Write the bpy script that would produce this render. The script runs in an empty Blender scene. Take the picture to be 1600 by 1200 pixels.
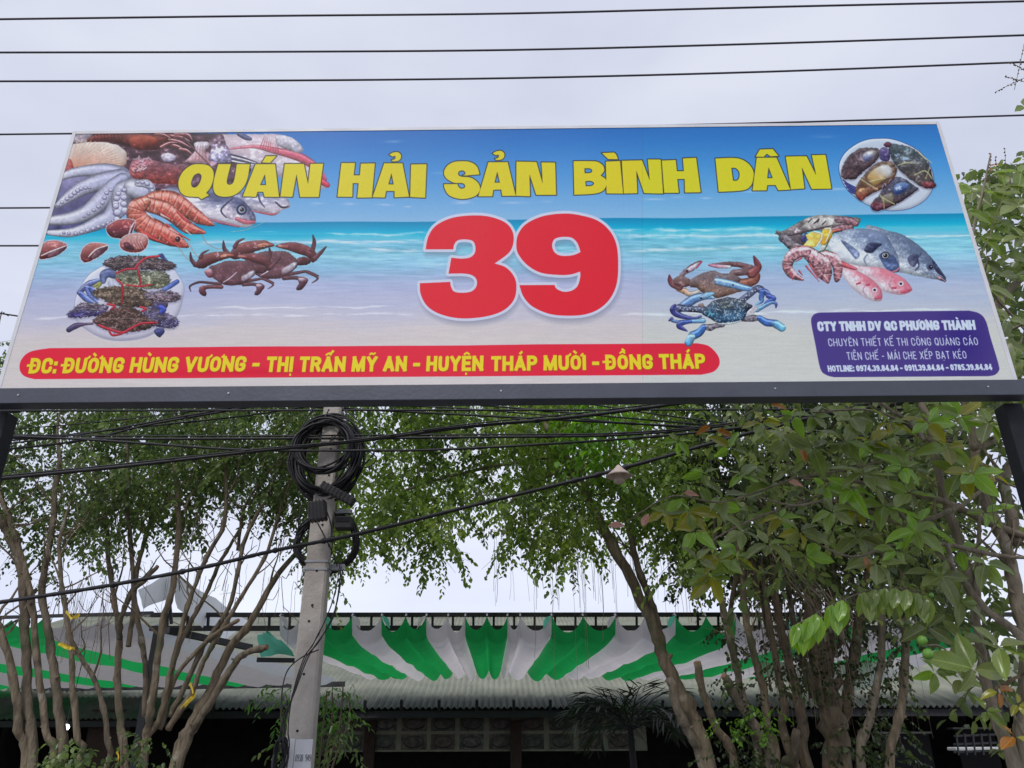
import bpy, bmesh, math, random
import numpy as np
from mathutils import Vector, Matrix

# ================================================================ camera, sky, sun, exposure
scene=bpy.context.scene
def cam_setup(f,th,yaw,roll,loc):
    th,yaw,roll=map(math.radians,(th,yaw,roll))
    F=np.array([math.sin(yaw)*math.cos(th),math.cos(yaw)*math.cos(th),math.sin(th)])
    R0=np.array([math.cos(yaw),-math.sin(yaw),0]);U0=np.cross(R0,F)
    R=R0*math.cos(roll)-U0*math.sin(roll);U=np.cross(R,F)
    return f,F,R,U,np.array(loc,float)
CAM=cam_setup(1237.7,24.967,-0.542,0.258,(0,0,1.6))
cd=bpy.data.cameras.new('camera');co=bpy.data.objects.new('camera',cd);scene.collection.objects.link(co)
f_,F_,R_,U_,L_=CAM
co.matrix_world=Matrix(((R_[0],U_[0],-F_[0],L_[0]),(R_[1],U_[1],-F_[1],L_[1]),(R_[2],U_[2],-F_[2],L_[2]),(0,0,0,1)))
cd.sensor_width=36;cd.lens=f_/1600*36;cd.clip_start=.05;cd.clip_end=2000
scene.camera=co
scene.render.engine='CYCLES'
scene.view_settings.view_transform='Standard'
try: scene.view_settings.look='None'
except Exception: pass
scene.view_settings.gamma=1;scene.view_settings.use_curve_mapping=False
scene.view_settings.exposure=0.2
scene.cycles.max_bounces=8;scene.cycles.transparent_max_bounces=8
SUN_EL,SUN_AZ=math.radians(48),math.radians(200)      # azimuth clockwise from +Y: behind the viewer, a little to the left
w=bpy.data.worlds.new('World');scene.world=w;w.use_nodes=True
nt=w.node_tree;nt.nodes.clear();N=nt.nodes.new;LK=nt.links.new
out=N('ShaderNodeOutputWorld');bg=N('ShaderNodeBackground');bg.inputs[1].default_value=.1
sky=N('ShaderNodeTexSky');sky.sky_type='NISHITA';sky.sun_disc=False;sky.sun_elevation=SUN_EL;sky.sun_rotation=SUN_AZ
tc=N('ShaderNodeTexCoord');mp=N('ShaderNodeMapping');mp.inputs['Scale'].default_value=(1.3,1.3,3.2)
nz=N('ShaderNodeTexNoise');nz.inputs['Scale'].default_value=1.7;nz.inputs['Detail'].default_value=5;nz.inputs['Roughness'].default_value=.5
LK(tc.outputs['Generated'],mp.inputs[0]);LK(mp.outputs[0],nz.inputs['Vector'])
rp=N('ShaderNodeValToRGB');rp.color_ramp.elements[0].position=.36;rp.color_ramp.elements[0].color=(5.7,6.05,7.45,1);rp.color_ramp.elements[1].position=.64;rp.color_ramp.elements[1].color=(7.1,7.4,8.5,1)
LK(nz.outputs['Fac'],rp.inputs[0])
sx=N('ShaderNodeSeparateXYZ');LK(tc.outputs['Generated'],sx.inputs[0])
hr=N('ShaderNodeMapRange');hr.inputs['From Min'].default_value=0;hr.inputs['From Max'].default_value=.55;hr.inputs['To Min'].default_value=1.24;hr.inputs['To Max'].default_value=.96
LK(sx.outputs['Z'],hr.inputs['Value'])
vm=N('ShaderNodeVectorMath');vm.operation='SCALE';LK(rp.outputs[0],vm.inputs[0]);LK(hr.outputs[0],vm.inputs['Scale'])
mx=N('ShaderNodeMix');mx.data_type='RGBA';mx.inputs['Factor'].default_value=.93
LK(sky.outputs[0],mx.inputs['A']);LK(vm.outputs[0],mx.inputs['B']);LK(mx.outputs['Result'],bg.inputs[0]);LK(bg.outputs[0],out.inputs[0])
sd_=bpy.data.lights.new('sun','SUN');sd_.energy=1.35;sd_.angle=math.radians(14);sd_.color=(1,.965,.92)
so=bpy.data.objects.new('sun',sd_);scene.collection.objects.link(so)
sv=Vector((math.sin(SUN_AZ)*math.cos(SUN_EL),math.cos(SUN_AZ)*math.cos(SUN_EL),math.sin(SUN_EL)))
so.rotation_euler=(-sv).to_track_quat('-Z','Y').to_euler();so.location=sv*40
# ---------------------------------------------------------------- printed artwork of the banner (flat print, painted with numpy)
import numpy as np, math, random, unicodedata
AS=1.6; AX0,AY0,AX1,AY1=-30,180,1620,640
AW,AH=int((AX1-AX0)*AS),int((AY1-AY0)*AS)
art=np.zeros((AH,AW,3),np.float32)
arng=np.random.RandomState(5)
def vnoise(h,w,cy,cx,seed,octs=3):
    r=np.random.RandomState(seed); out=np.zeros((h,w),np.float32); amp=1;tot=0
    for o in range(octs):
        gy,gx=max(2,int(h/cy)+2),max(2,int(w/cx)+2)
        g=r.rand(gy+1,gx+1).astype(np.float32)
        y=np.linspace(0,gy-1.001,h);x=np.linspace(0,gx-1.001,w)
        yi=y.astype(int);xi=x.astype(int);fy=(y-yi)[:,None];fx=(x-xi)[None,:]
        fy=fy*fy*(3-2*fy);fx=fx*fx*(3-2*fx)
        a=g[yi][:,xi];b=g[yi][:,xi+1];c=g[yi+1][:,xi];d=g[yi+1][:,xi+1]
        out+=amp*((a*(1-fx)+b*fx)*(1-fy)+(c*(1-fx)+d*fx)*fy);tot+=amp
        amp*=.55;cy=max(1.01,cy/2);cx=max(1.01,cx/2)
    return out/tot
def blur(a,r):
    r=int(max(1,r))
    for ax in (0,1):
        for _ in range(2):
            p=[(0,0)]*a.ndim;p[ax]=(r+1,r);c=np.cumsum(np.pad(a,p,mode='edge'),axis=ax)
            n=a.shape[ax]
            a=(np.take(c,range(2*r+1,2*r+1+n),axis=ax)-np.take(c,range(0,n),axis=ax))/(2*r+1)
    return a
def FR(ox,oy,s): return lambda pts:[(ox+p[0]*s,oy+p[1]*s)+tuple(p[2:]) for p in pts]
def spl(pts,closed=True,n=7):
    """Catmull-Rom through pts; a third element marks a corner"""
    m=len(pts);out=[]
    P=[np.array(p[:2],float) for p in pts];K=[len(p)>2 for p in pts]
    for i in range(m if closed else m-1):
        j=(i+1)%m
        p1,p2=P[i],P[j]
        p0=P[i-1] if (not K[i] and (closed or i>0)) else p1*2-p2 if False else (P[i-1] if (not K[i] and (closed or i>0)) else p1)
        p3=P[(j+1)%m] if (not K[j] and (closed or j<m-1)) else p2
        if K[i] and K[j]: out.append(tuple(p1)); continue
        for k in range(n):
            t=k/n
            q=.5*((2*p1)+(-p0+p2)*t+(2*p0-5*p1+4*p2-p3)*t*t+(-p0+3*p1-3*p2+p3)*t**3)
            out.append(tuple(q))
    if not closed: out.append(tuple(P[-1]))
    return out
def win(pts,pad):
    a=np.array([p[:2] for p in pts]);x0,y0=a.min(0)-pad;x1,y1=a.max(0)+pad
    ix0=max(0,int((x0-AX0)*AS));iy0=max(0,int((y0-AY0)*AS));ix1=min(AW,int((x1-AX0)*AS)+2);iy1=min(AH,int((y1-AY0)*AS)+2)
    if ix1<=ix0 or iy1<=iy0: return None
    X,Y=np.meshgrid((np.arange(ix0,ix1)+.5)/AS+AX0,(np.arange(iy0,iy1)+.5)/AS+AY0)
    return slice(iy0,iy1),slice(ix0,ix1),X.astype(np.float32),Y.astype(np.float32)
def segd(X,Y,a,b):
    dx,dy=b[0]-a[0],b[1]-a[1];L=dx*dx+dy*dy+1e-9
    t=np.clip(((X-a[0])*dx+(Y-a[1])*dy)/L,0,1)
    return np.hypot(X-a[0]-t*dx,Y-a[1]-t*dy),t
def polysd(pts,X,Y,holes=()):
    ins=np.zeros(X.shape,bool);d=np.full(X.shape,1e9,np.float32)
    for ring in [pts]+list(holes):
        n=len(ring)
        for i in range(n):
            a,b=ring[i],ring[(i+1)%n]
            d=np.minimum(d,segd(X,Y,a,b)[0])
            if a[1]!=b[1]:
                c=((a[1]>Y)!=(b[1]>Y))&(X<(b[0]-a[0])*(Y-a[1])/(b[1]-a[1])+a[0]);ins^=c
    return np.where(ins,-d,d)
def cov(sd): return np.clip(.5-sd*AS,0,1)
def lay(w,m,col):
    s=art[w[0],w[1]];m=m[...,None];art[w[0],w[1]]=s*(1-m)+np.asarray(col,np.float32)*m
def col3(c): return np.array(c,np.float32)/255
def fill(pts,c,holes=(),soft=0,alpha=1):
    w=win(pts,4+soft*2)
    if w is None:return
    sd=polysd(pts,w[2],w[3],holes);m=cov(sd) if not soft else np.clip(.5-sd/soft,0,1)
    lay(w,m*alpha,col3(c))
def outl(pts,c,r,holes=()):
    w=win(pts,r+4);sd=polysd(pts,w[2],w[3],holes);lay(w,cov(sd-r),col3(c))
def body(pts,c1,c2,r=6,noise=.25,nc=(4,4),seed=1,light=(-.4,-.9),soft=1.0,spec=.3,dark=.76,grad=None,holes=(),jag=.7):
    """a shape shaded like a rounded photographed thing; c1 upper tone, c2 lower tone"""
    w=win(pts,3)
    if w is None:return
    sd=polysd(pts,w[2],w[3],holes);sd=sd+(vnoise(*sd.shape,3*AS,3*AS,seed+900,3)-.5)*2*jag;h=np.clip(-sd/r,0,1);h=np.sqrt(np.clip(1-(1-h)**2,0,1));h=blur(h,max(1,r*AS*.18))
    gy,gx=np.gradient(h*r*AS*.8);L=gx*-light[0]+gy*-light[1]
    n=.5*vnoise(*sd.shape,nc[0]*AS,nc[1]*AS,seed)+.5*vnoise(*sd.shape,nc[0]*4*AS,nc[1]*5*AS,seed+500);n=.5+(n-.5)*1.5
    ys=w[3];g=grad if grad is not None else (0,1)
    t=(w[2]*g[0]+ys*g[1]);ins=sd<0
    if ins.any(): t0,t1=t[ins].min(),t[ins].max()
    else: t0,t1=0,1
    t=np.clip(((t-t0)/(t1-t0+1e-6)-.22+(n-.5)*.35)/.5,0,1)[...,None]
    c=col3(c1)*(1-t)+col3(c2)*t
    sh=(dark+(1-dark)*h)*(1+noise*2*(n-.5))
    c=c*sh[...,None]
    c=c+np.clip(-L,0,1)[...,None]*-0 + (np.clip(L,-1,1)*.11)[...,None]
    hi=np.clip((n-.62)*5,0,1)*np.clip(h-.4,0,1)*spec
    c=c+hi[...,None]
    m=np.clip(.5-sd*AS/soft,0,1);lay(w,m,np.clip(c,0,1))
def strk(pts,ws,c1,c2=None,noise=.2,seed=1,shade=.45,alpha=1,sm=True,spec=.15):
    """tapered stroke, rounded shading across"""
    pts=[tuple(p[:2]) for p in pts]
    if sm and len(pts)>2:
        m=len(pts);pp=spl(pts,False,6);wi=np.interp(np.linspace(0,m-1,len(pp)),np.linspace(0,m-1,len(ws)),ws);pts=pp
    else: wi=np.interp(np.linspace(0,1,len(pts)),np.linspace(0,1,len(ws)),ws)
    w=win(pts,max(ws)+3)
    if w is None:return
    X,Y=w[2],w[3];best=np.full(X.shape,1e9,np.float32);rel=np.full(X.shape,9.,np.float32);side=np.zeros(X.shape,np.float32);tt=np.zeros(X.shape,np.float32)
    for i in range(len(pts)-1):
        a,b=pts[i],pts[i+1];d,t=segd(X,Y,a,b);r=wi[i]*(1-t)+wi[i+1]*t;sd=d-r
        k=sd<best;best=np.where(k,sd,best);rel=np.where(k,d/np.maximum(r,.3),rel)
        dyc=(Y-(a[1]+t*(b[1]-a[1])))/np.maximum(r,.3);side=np.where(k,dyc,side);tt=np.where(k,(i+t)/(len(pts)-1),tt)
    n=vnoise(*X.shape,3*AS,3*AS,seed)
    c1=col3(c1);c2=col3(c2 if c2 is not None else tuple(c1*255))
    c=c1*(1-tt[...,None])+c2*tt[...,None]
    sh=1-shade*np.clip(rel,0,1)**2-.12*np.clip(side,-1,1)+noise*(n-.5)*2
    c=c*sh[...,None]+(np.clip(1-((side+.45)/.35)**2,0,1)*spec)[...,None]
    lay(w,cov(best)*alpha,np.clip(c,0,1))
def ell(cx,cy,rx,ry,a=0,n=28):
    a=math.radians(a);return [(cx+rx*math.cos(t)*math.cos(a)-ry*math.sin(t)*math.sin(a),cy+rx*math.cos(t)*math.sin(a)+ry*math.sin(t)*math.cos(a)) for t in [2*math.pi*i/n for i in range(n)]]
def speck(pts,c,n,s,seed,alpha=.8,elong=2.,ang=None):
    """short bright flecks inside a shape (shell patterns, scales)"""
    a=np.array([p[:2] for p in pts]);x0,y0=a.min(0);x1,y1=a.max(0);r=random.Random(seed);k=0;tries=0
    while k<n and tries<n*6:
        tries+=1;x=r.uniform(x0,x1);y=r.uniform(y0,y1)
        sd=polysd(pts,np.array([[x]],np.float32),np.array([[y]],np.float32))[0,0]
        if sd>-s*.8: continue
        k+=1;th=r.uniform(0,math.pi) if ang is None else ang+r.uniform(-.5,.5);L=s*r.uniform(.5,elong);w_=s*r.uniform(.18,.4)
        dx,dy=math.cos(th)*L/2,math.sin(th)*L/2
        strk([(x-dx,y-dy),(x+dx,y+dy)],[w_,w_*.7],c,shade=0,noise=0,alpha=alpha*r.uniform(.5,1),sm=False,spec=0)
# ---- beach picture
def beach():
    X,Y=np.meshgrid((np.arange(AW)+.5)/AS+AX0,(np.arange(AH)+.5)/AS+AY0)
    y=Y+X*.0125            # the horizon of the print rises to the right as the board does
    stops=[(200,(50,110,180)),(235,(62,128,194)),(275,(86,152,210)),(315,(116,172,218)),(352,(146,190,224)),(353.2,(20,138,180)),(366,(22,168,204)),(374,(76,192,214)),
           (384,(128,196,220)),(400,(146,204,222)),(420,(150,198,222)),(436,(166,190,218)),(456,(180,188,216)),(500,(200,199,212)),(520,(210,204,206)),(540,(212,206,203)),(640,(216,210,207))]
    ys=np.array([s[0] for s in stops]);cs=np.array([s[1] for s in stops],float)/255
    n1=vnoise(AH,AW,8*AS,120*AS,1,4);n2=vnoise(AH,AW,2.2*AS,26*AS,2,3);n3=vnoise(AH,AW,60*AS,160*AS,3,3)
    yy=y+np.where(y>372,(n1-.5)*18,0)+np.where(y>480,(n3-.5)*34,0)
    for k in range(3): art[...,k]=np.interp(yy,ys,cs[:,k])
    band=np.clip((y-378)/12,0,1)*np.clip((470-y)/60,0,1)
    art[...]+=((n2-.5)*.20*band+(n1-.5)*.16*band)[...,None]
    s2=np.clip((y-430)/30,0,1);art[...]+=((n2-.5)*.05*s2)[...,None]*np.array([1,.9,.7])
    # foam lines
    for yc,x0,x1,th,sd in ((371,505,680,1.4,4),(367,398,438,1.2,6),(371,940,1010,1.6,7),(372.5,1010,1215,2.6,5),(383,300,680,2.2,8),(380,950,1240,3,9),(396,560,670,2.5,10),(402,980,1230,2.4,11),(388,1340,1530,2.2,12),(372,-30,40,2,13),(498,40,650,1.6,14),(503,960,1500,1.8,15),(486,330,620,1.2,16)):
        wv=yc+(vnoise(1,AW,2,50*AS,sd)[0]-.5)*7;tw=vnoise(1,AW,2,14*AS,sd+40)[0]
        m=np.exp(-((y-wv[None])/(th*(.4+1.2*tw[None])))**2)*np.clip((X-x0)/25,0,1)*np.clip((x1-X)/25,0,1)
        m*=np.clip(n2*2.2-.35,0,1);art[...]=art*(1-m[...,None]*.75)+m[...,None]*.75*np.array([.93,.94,.97])
    # small clouds
    for cx,cy,rx,ry,al in ((545,317,9,1.8,.5),(600,318,12,1.6,.5),(637,321,6,1.2,.4),(722,316,11,2.4,.6),(805,318,20,1.8,.5),(853,317,8,1.5,.4),(1022,315,16,1.8,.4),(1060,312,9,1.5,.4),(1104,314,8,1.5,.5),(1175,306,14,1.5,.35),(1310,304,22,2,.4),(615,221,14,2,.25),(495,316,10,2,.35),(380,330,20,2,.3),(690,270,14,2,.2),(1285,222,20,3,.15)):
        m=np.exp(-((X-cx)/rx)**2-((y-8-cy)/ry)**2)*al*np.clip(n2*1.8,0,1.2);m=np.clip(m,0,1)[...,None]
        art[...]=art*(1-m)+m*np.array([.86,.88,.95])
def headline():
    Y=(216,204,56);O=(52,52,60)
    G=[]
    fQ=FR(270,230,.1625);fH=FR(520,225,.1625);fS=FR(680,225,.1625);fB=FR(880,220,.1625);fD=FR(1080,220,.1625)
    c=lambda L:[p+(1,) for p in L]
    G.append((fQ([(255,162),(180,172),(105,225),(60,300),(52,370),(75,435),(125,470),(190,478),(245,480,1),(275,502,1),(350,462,1),(322,440,1),(365,385),(392,300),(388,225),(340,175)]),[fQ([(235,255),(200,280),(178,340),(185,378),(215,385),(250,355),(275,290),(262,258)])]))
    G.append((fQ([(437,162,1),(560,162,1),(525,300),(522,345),(545,360),(575,345),(592,300),(615,162,1),(742,162,1),(722,290),(690,370),(640,430),(570,470),(480,478),(415,455),(388,400),(392,330),(410,250)]),[]))
    G.append((fQ(c([(795,162),(985,162),(1022,478),(880,478),(868,430),(815,430),(800,478),(670,474)])),[fQ(c([(885,262),(840,362),(895,362)]))]))
    G.append((fQ(c([(895,85),(1000,85),(935,152),(855,148)])),[]))
    G.append((fQ(c([(1075,160),(1262,160),(1300,350),(1322,160),(1448,158),(1404,480),(1222,480),(1190,265),(1150,478),(1032,474)])),[]))
    G.append((fH(c([(82,182),(215,180),(202,298),(258,298),(268,186),(405,182),(375,510),(232,515),(246,376),(192,376),(188,508),(42,508)])),[]))
    G.append((fH(c([(492,180),(670,180),(732,498),(590,505),(590,445),(512,445),(500,508),(378,508)])),[fH(c([(562,278),(534,380),(582,380)]))]))
    hook=[(540,100,1),(575,80),(620,74),(652,95),(655,130),(630,158),(575,165,1),(562,150,1),(595,140),(600,118),(585,112,1),(578,122,1)]
    G.append((fH(hook),[]));G.append((fS([(p[0]+10,p[1]-11)+tuple(p[2:]) for p in hook]),[]))
    G.append((fH(c([(750,190),(902,188),(888,508),(740,500)])),[]))
    G.append((fS([(240,162),(330,168),(400,210),(428,290,1),(300,300,1),(262,298),(288,285),(282,262),(258,252),(228,262),(222,290),(250,308),(340,318),(410,365),(432,430),(395,490),(310,520),(220,520),(130,485),(88,420),(82,378,1),(215,378,1),(222,400),(245,422),(280,415),(284,390),(255,372),(180,368),(105,325),(82,270),(110,210),(170,172)]),[]))
    G.append((fS(c([(510,172),(698,170),(776,495),(642,496),(634,434),(560,438),(550,500),(412,500)])),[fS(c([(596,265),(572,366),(620,366)]))]))
    G.append((fS(c([(780,165),(975,170),(1032,370),(1020,175),(1155,178),(1165,488),(970,486),(908,292),(914,500),(776,494)])),[]))
    G.append((fB([(98,196,1),(250,196),(330,202),(385,240),(395,290),(362,335,1),(410,370),(415,430),(380,485),(290,512),(105,520,1)]),[fB([(205,268,1),(255,268),(278,288),(262,308),(208,312,1)]),fB([(214,392,1),(262,388),(295,408),(275,432),(218,436,1)])]))
    G.append((fB(c([(408,200),(548,192),(578,508),(416,508)])),[]))
    G.append((fB([(370,118,1),(490,112,1),(512,135),(528,178,1),(432,178,1)]),[]))
    G.append((fB(c([(562,190),(760,184),(832,370),(812,176),(940,176),(964,502),(778,500),(705,290),(716,502),(582,508)])),[]))
    G.append((fB(c([(948,186),(1084,180),(1096,286),(1160,286),(1150,166),(1280,160),(1326,490),(1172,492),(1168,362),(1100,364),(1116,494),(972,496)])),[]))
    G.append((fD([(232,168,1),(400,162),(490,178),(560,225),(600,290),(600,360),(575,430),(500,474),(265,488,1)]),[fD([(388,260,1),(430,262),(462,300),(462,350),(440,378),(405,378,1)])]))
    G.append((fD(c([(630,160),(822,160),(958,468),(838,474),(812,424),(735,424),(728,474),(590,476)])),[fD(c([(746,256),(734,356),(784,354)]))]))
    G.append((fD(c([(660,82),(785,78),(842,146),(762,150),(728,124),(700,154),(618,152)])),[]))
    G.append((fD(c([(908,150),(1110,148),(1200,326),(1158,138),(1292,136),(1350,462),(1160,464),(1066,260),(1092,458),(960,466)])),[]))
    GS=[(spl(g[0]),[spl(h) for h in g[1]]) for g in G]
    for g,h in GS: outl(g,O,1.25,h)
    for g,h in GS:
        w=win(g,3);sd=polysd(g,w[2],w[3],h);lay(w,cov(sd+.15),col3(Y))
def number():
    f=FR(640,320,.2125)
    three=spl(f([(116,316,1),(135,225),(190,145),(300,92),(440,74),(580,82),(700,125),(755,190),(764,270),(730,350),(625,428,1),(710,460),(770,530),(785,610),(765,700),(690,775),(560,818),(380,830),(230,800),(130,740),(80,650),(74,568,1),(296,558,1),(305,600),(330,632),(400,640),(460,628),(492,590),(490,540),(450,508),(380,497),(285,497,1),(306,380,1),(380,388),(445,380),(480,345),(482,295),(460,258),(400,247),(350,255),(326,285),(320,318,1)]))
    nine=spl(f([(1130,62),(1250,75),(1380,115),(1470,190),(1520,290),(1534,420),(1525,570),(1480,680),(1400,760),(1290,805),(1150,815),(1020,800),(900,745),(835,670),(808,590,1),(1066,588,1),(1080,615),(1130,637),(1190,630),(1235,595),(1255,530),(1255,488,1),(1180,510),(1080,512),(960,495),(865,440),(800,360),(785,290),(800,210),(860,135),(980,80)]))
    hole=spl(f([(1140,232),(1195,240),(1235,280),(1258,345,1),(1200,368),(1120,372),(1070,350),(1048,300),(1060,255),(1090,238)]))
    for g,h in ((three,[]),(nine,[hole])):     # printed soft drop shadow
        w=win(g,26);sd=polysd([(p[0]+2,p[1]+7) for p in g],w[2],w[3],[[(p[0]+2,p[1]+7) for p in q] for q in h])
        lay(w,np.clip(.5-(sd-3)/11,0,1)*.5,col3((110,118,140)))
    for g,h in ((three,[]),(nine,[hole])): outl(g,(206,212,228),4.3,h)
    for g,h in ((three,[]),(nine,[hole])): fill(g,(214,46,62),h)
# ---- stroke lettering
GL={'A':(1,[[(0,1),(.5,0),(1,1)],[(.22,.72),(.78,.72)]]),'B':(.9,[[(0,0),(0,1)],[(0,0),(.7,0),(1,.12),(1,.36),(.72,.48),(0,.48)],[(.72,.48),(1,.6),(1,.86),(.7,1),(0,1)]]),
'C':(.9,[[(1,.3),(.95,.1),(.68,0),(.32,0),(.04,.12),(0,.5),(.04,.88),(.32,1),(.68,1),(.95,.9),(1,.7)]]),'D':(.92,[[(0,0),(0,1)],[(0,0),(.55,0),(.92,.14),(1,.5),(.92,.86),(.55,1),(0,1)]]),
'E':(.75,[[(1,0),(0,0),(0,1),(1,1)],[(0,.48),(.85,.48)]]),'G':(.94,[[(1,.26),(.93,.08),(.66,0),(.32,0),(.04,.12),(0,.5),(.04,.88),(.32,1),(.66,1),(.94,.9),(1,.56),(.6,.56)]]),
'H':(.95,[[(0,0),(0,1)],[(1,0),(1,1)],[(0,.5),(1,.5)]]),'I':(.0,[[(0,0),(0,1)]]),'K':(.9,[[(0,0),(0,1)],[(1,0),(.1,.55)],[(.3,.4),(1,1)]]),'L':(.7,[[(0,0),(0,1),(1,1)]]),
'M':(1.3,[[(0,1),(.04,0),(.5,1),(.96,0),(1,1)]]),'N':(1,[[(0,1),(0,0),(1,1),(1,0)]]),'O':(.98,[[(.5,0),(.88,.1),(1,.5),(.88,.9),(.5,1),(.12,.9),(0,.5),(.12,.1),(.5,0)]]),
'P':(.86,[[(0,1),(0,0)],[(0,0),(.7,0),(1,.12),(1,.42),(.7,.54),(0,.54)]]),'Q':(.98,[[(.5,0),(.88,.1),(1,.5),(.88,.9),(.5,1),(.12,.9),(0,.5),(.12,.1),(.5,0)],[(.6,.75),(1,1.08)]]),
'R':(.9,[[(0,1),(0,0)],[(0,0),(.7,0),(1,.12),(1,.38),(.7,.5),(0,.5)],[(.6,.5),(1,1)]]),'T':(.85,[[(0,0),(1,0)],[(.5,0),(.5,1)]]),'U':(.92,[[(0,0),(0,.78),(.2,1),(.8,1),(1,.78),(1,0)]]),
'V':(1,[[(0,0),(.5,1),(1,0)]]),'X':(.92,[[(0,0),(1,1)],[(1,0),(0,1)]]),'Y':(.95,[[(0,0),(.5,.52),(1,0)],[(.5,.52),(.5,1)]]),'-':(.45,[[(0,.58),(1,.58)]]),':':(0,[[(0,.3),(0,.34)],[(0,.94),(0,1)]]),'.':(0,[[(0,.96),(0,1)]]),
'0':(.8,[[(.5,0),(.9,.12),(1,.5),(.9,.88),(.5,1),(.1,.88),(0,.5),(.1,.12),(.5,0)]]),'1':(.3,[[(0,.2),(1,0),(1,1)]]),'3':(.75,[[(0,.1),(.5,0),(1,.14),(1,.36),(.5,.48),(1,.6),(1,.86),(.5,1),(0,.9)]]),
'4':(.85,[[(.75,1),(.75,0),(0,.72),(1,.72)]]),'5':(.75,[[(1,0),(.1,0),(0,.45),(.6,.4),(1,.6),(.95,.88),(.5,1),(0,.9)]]),'7':(.75,[[(0,0),(1,0),(.35,1)]]),
'8':(.8,[[(.5,0),(.95,.12),(.95,.36),(.5,.48),(.05,.36),(.05,.12),(.5,0)],[(.5,.48),(1,.62),(1,.86),(.5,1),(0,.86),(0,.62),(.5,.48)]]),
'9':(.8,[[(1,.35),(.8,.52),(.2,.52),(0,.35),(0,.14),(.4,0),(.85,.06),(1,.35),(.95,.8),(.5,1),(.05,.92)]])}
def chaikin(p):
    for _ in range(2):
        q=[p[0]]
        for a,b in zip(p,p[1:]): q+=[(a[0]*.75+b[0]*.25,a[1]*.75+b[1]*.25),(a[0]*.25+b[0]*.75,a[1]*.25+b[1]*.75)]
        p=q+[p[-1]]
    return p
def lettering(txt,x0,y0,x1,y1,h,t,sl0,sl1,colr,wf=.5,gap=.12,space=.3,square=True,shadow=None):
    """txt on the baseline (x0,y0)-(x1,y1); cap height h, stroke t (fraction of h), slant sl (px per px up)"""
    need=(x1-x0)/h;sw=0;fx=-gap
    for ch in txt:
        if ch==' ': fx+=space;continue
        b=unicodedata.normalize('NFD',ch)[0];b='D' if b=='Đ' else b
        sw+=GL[b][0];fx+=t+gap
    wf=max(.05,(need-fx)/sw)
    segs=[];x=0
    for ch in txt:
        if ch==' ': x+=space;continue
        nf=unicodedata.normalize('NFD',ch);b=nf[0];marks=nf[1:];bar=False
        if b=='Đ': b='D';bar=True
        w,st=GL[b];w=w*wf;T=t
        mp=lambda p:(x+T/2+p[0]*w,1-(T/2+p[1]*(1-T)))
        for s in st:
            rd=len(s)>3 and b not in 'EMNLAHKTVXYI147'
            if rd: s=chaikin(s)
            for i in range(len(s)-1): segs.append((mp(s[i]),mp(s[i+1]),T,0,3 if rd else 1))
        cx=x+T/2+w/2;W=w+T;mt=min(t*.75,.16)
        if bar: segs.append(((x-.1,.52),(x+T*.9+.12,.52),mt,0,1))
        off=0
        if '\u0302' in marks: 
            segs+= [((cx-.17,1.08),(cx,1.2),mt*.8,1,2),((cx,1.2),(cx+.17,1.08),mt*.8,1,2)];off=.17
        for m_ in marks:
            yo=1.1+(.1 if off else 0);xo=off
            if m_=='\u0301': segs.append(((cx-.03+xo,yo),(cx+.12+xo,yo+.16),mt,1,2))
            if m_=='\u0300': segs.append(((cx+.05+xo*.6,yo),(cx-.12+xo*.6,yo+.16),mt,1,2))
            if m_=='\u0309':
                q=[(cx-.08+xo,yo+.17),(cx+.05+xo,yo+.2),(cx+.07+xo,yo+.1),(cx-.01+xo,yo+.02)]
                segs+=[(q[i],q[i+1],mt*.7,1,2) for i in range(3)]
            if m_=='\u0303': 
                q=[(cx-.18,yo),(cx-.08,yo+.08),(cx+.06,yo+.02),(cx+.18,yo+.1)];segs+=[(q[i],q[i+1],mt*.8,1,2) for i in range(3)]
            if m_=='\u0323': segs.append(((cx-.04,-.17),(cx+.04,-.17),mt,1,2))
            if m_=='\u031b': segs+=[((x+W-.04,.93),(x+W+.09,1.02),mt*.9,1,2),((x+W+.09,1.02),(x+W+.09,1.1),mt*.8,1,2)]
        x+=W+gap
    total=x-gap;sx=(x1-x0)/total
    w_=win([(x0-6,min(y0,y1)-h*1.6),(x1+h,max(y0,y1)+h*.4)],2);X,Yy=w_[2],w_[3]
    f=(X-x0)/(x1-x0);base=y0+(y1-y0)*f;V=(base-Yy)/h;sl=sl0+(sl1-sl0)*f;U=(X-sl*(base-Yy)-x0)/sx
    k=sx/h
    m=np.zeros(X.shape,np.float32)
    for a,b,T,mark,rd in segs:
        ux0,ux1=min(a[0],b[0])-T,max(a[0],b[0])+T
        cols=np.where(((U>ux0)&(U<ux1)).any(0))[0]
        if len(cols)==0: continue
        c=slice(cols[0],cols[-1]+1);u=U[:,c];v=V[:,c]
        ax,ay,bx,by=a[0]*k,a[1],b[0]*k,b[1]
        dx,dy=bx-ax,by-ay;L=math.hypot(dx,dy)+1e-6
        s=((u*k-ax)*dx+(v-ay)*dy)/L;q=abs((u*k-ax)*dy-(v-ay)*dx)/L
        ext=T/2 if (square) else 0
        if square and rd!=3:
            d=np.maximum(q-T/2*(k if abs(dx)<.02 else 1),np.maximum(-s-ext,s-L-ext)) if not mark else np.maximum(q-T/2,np.maximum(-s-.02,s-L-.02))
            if not mark and abs(dx)>.02 and abs(dy)>.02 and L<.45: d=np.hypot(q,np.maximum(0,np.maximum(-s,s-L)))-T/2
        else: d=np.hypot(q,np.maximum(0,np.maximum(-s,s-L)))-T/2
        if not mark: d=np.maximum(d,np.maximum(-v-.005,v-1.005)) if abs(ay)<2 and by>-.03 and ay>-.03 else d
        m[:,c]=np.maximum(m[:,c],np.clip(.5-d*h*AS,0,1))
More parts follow.
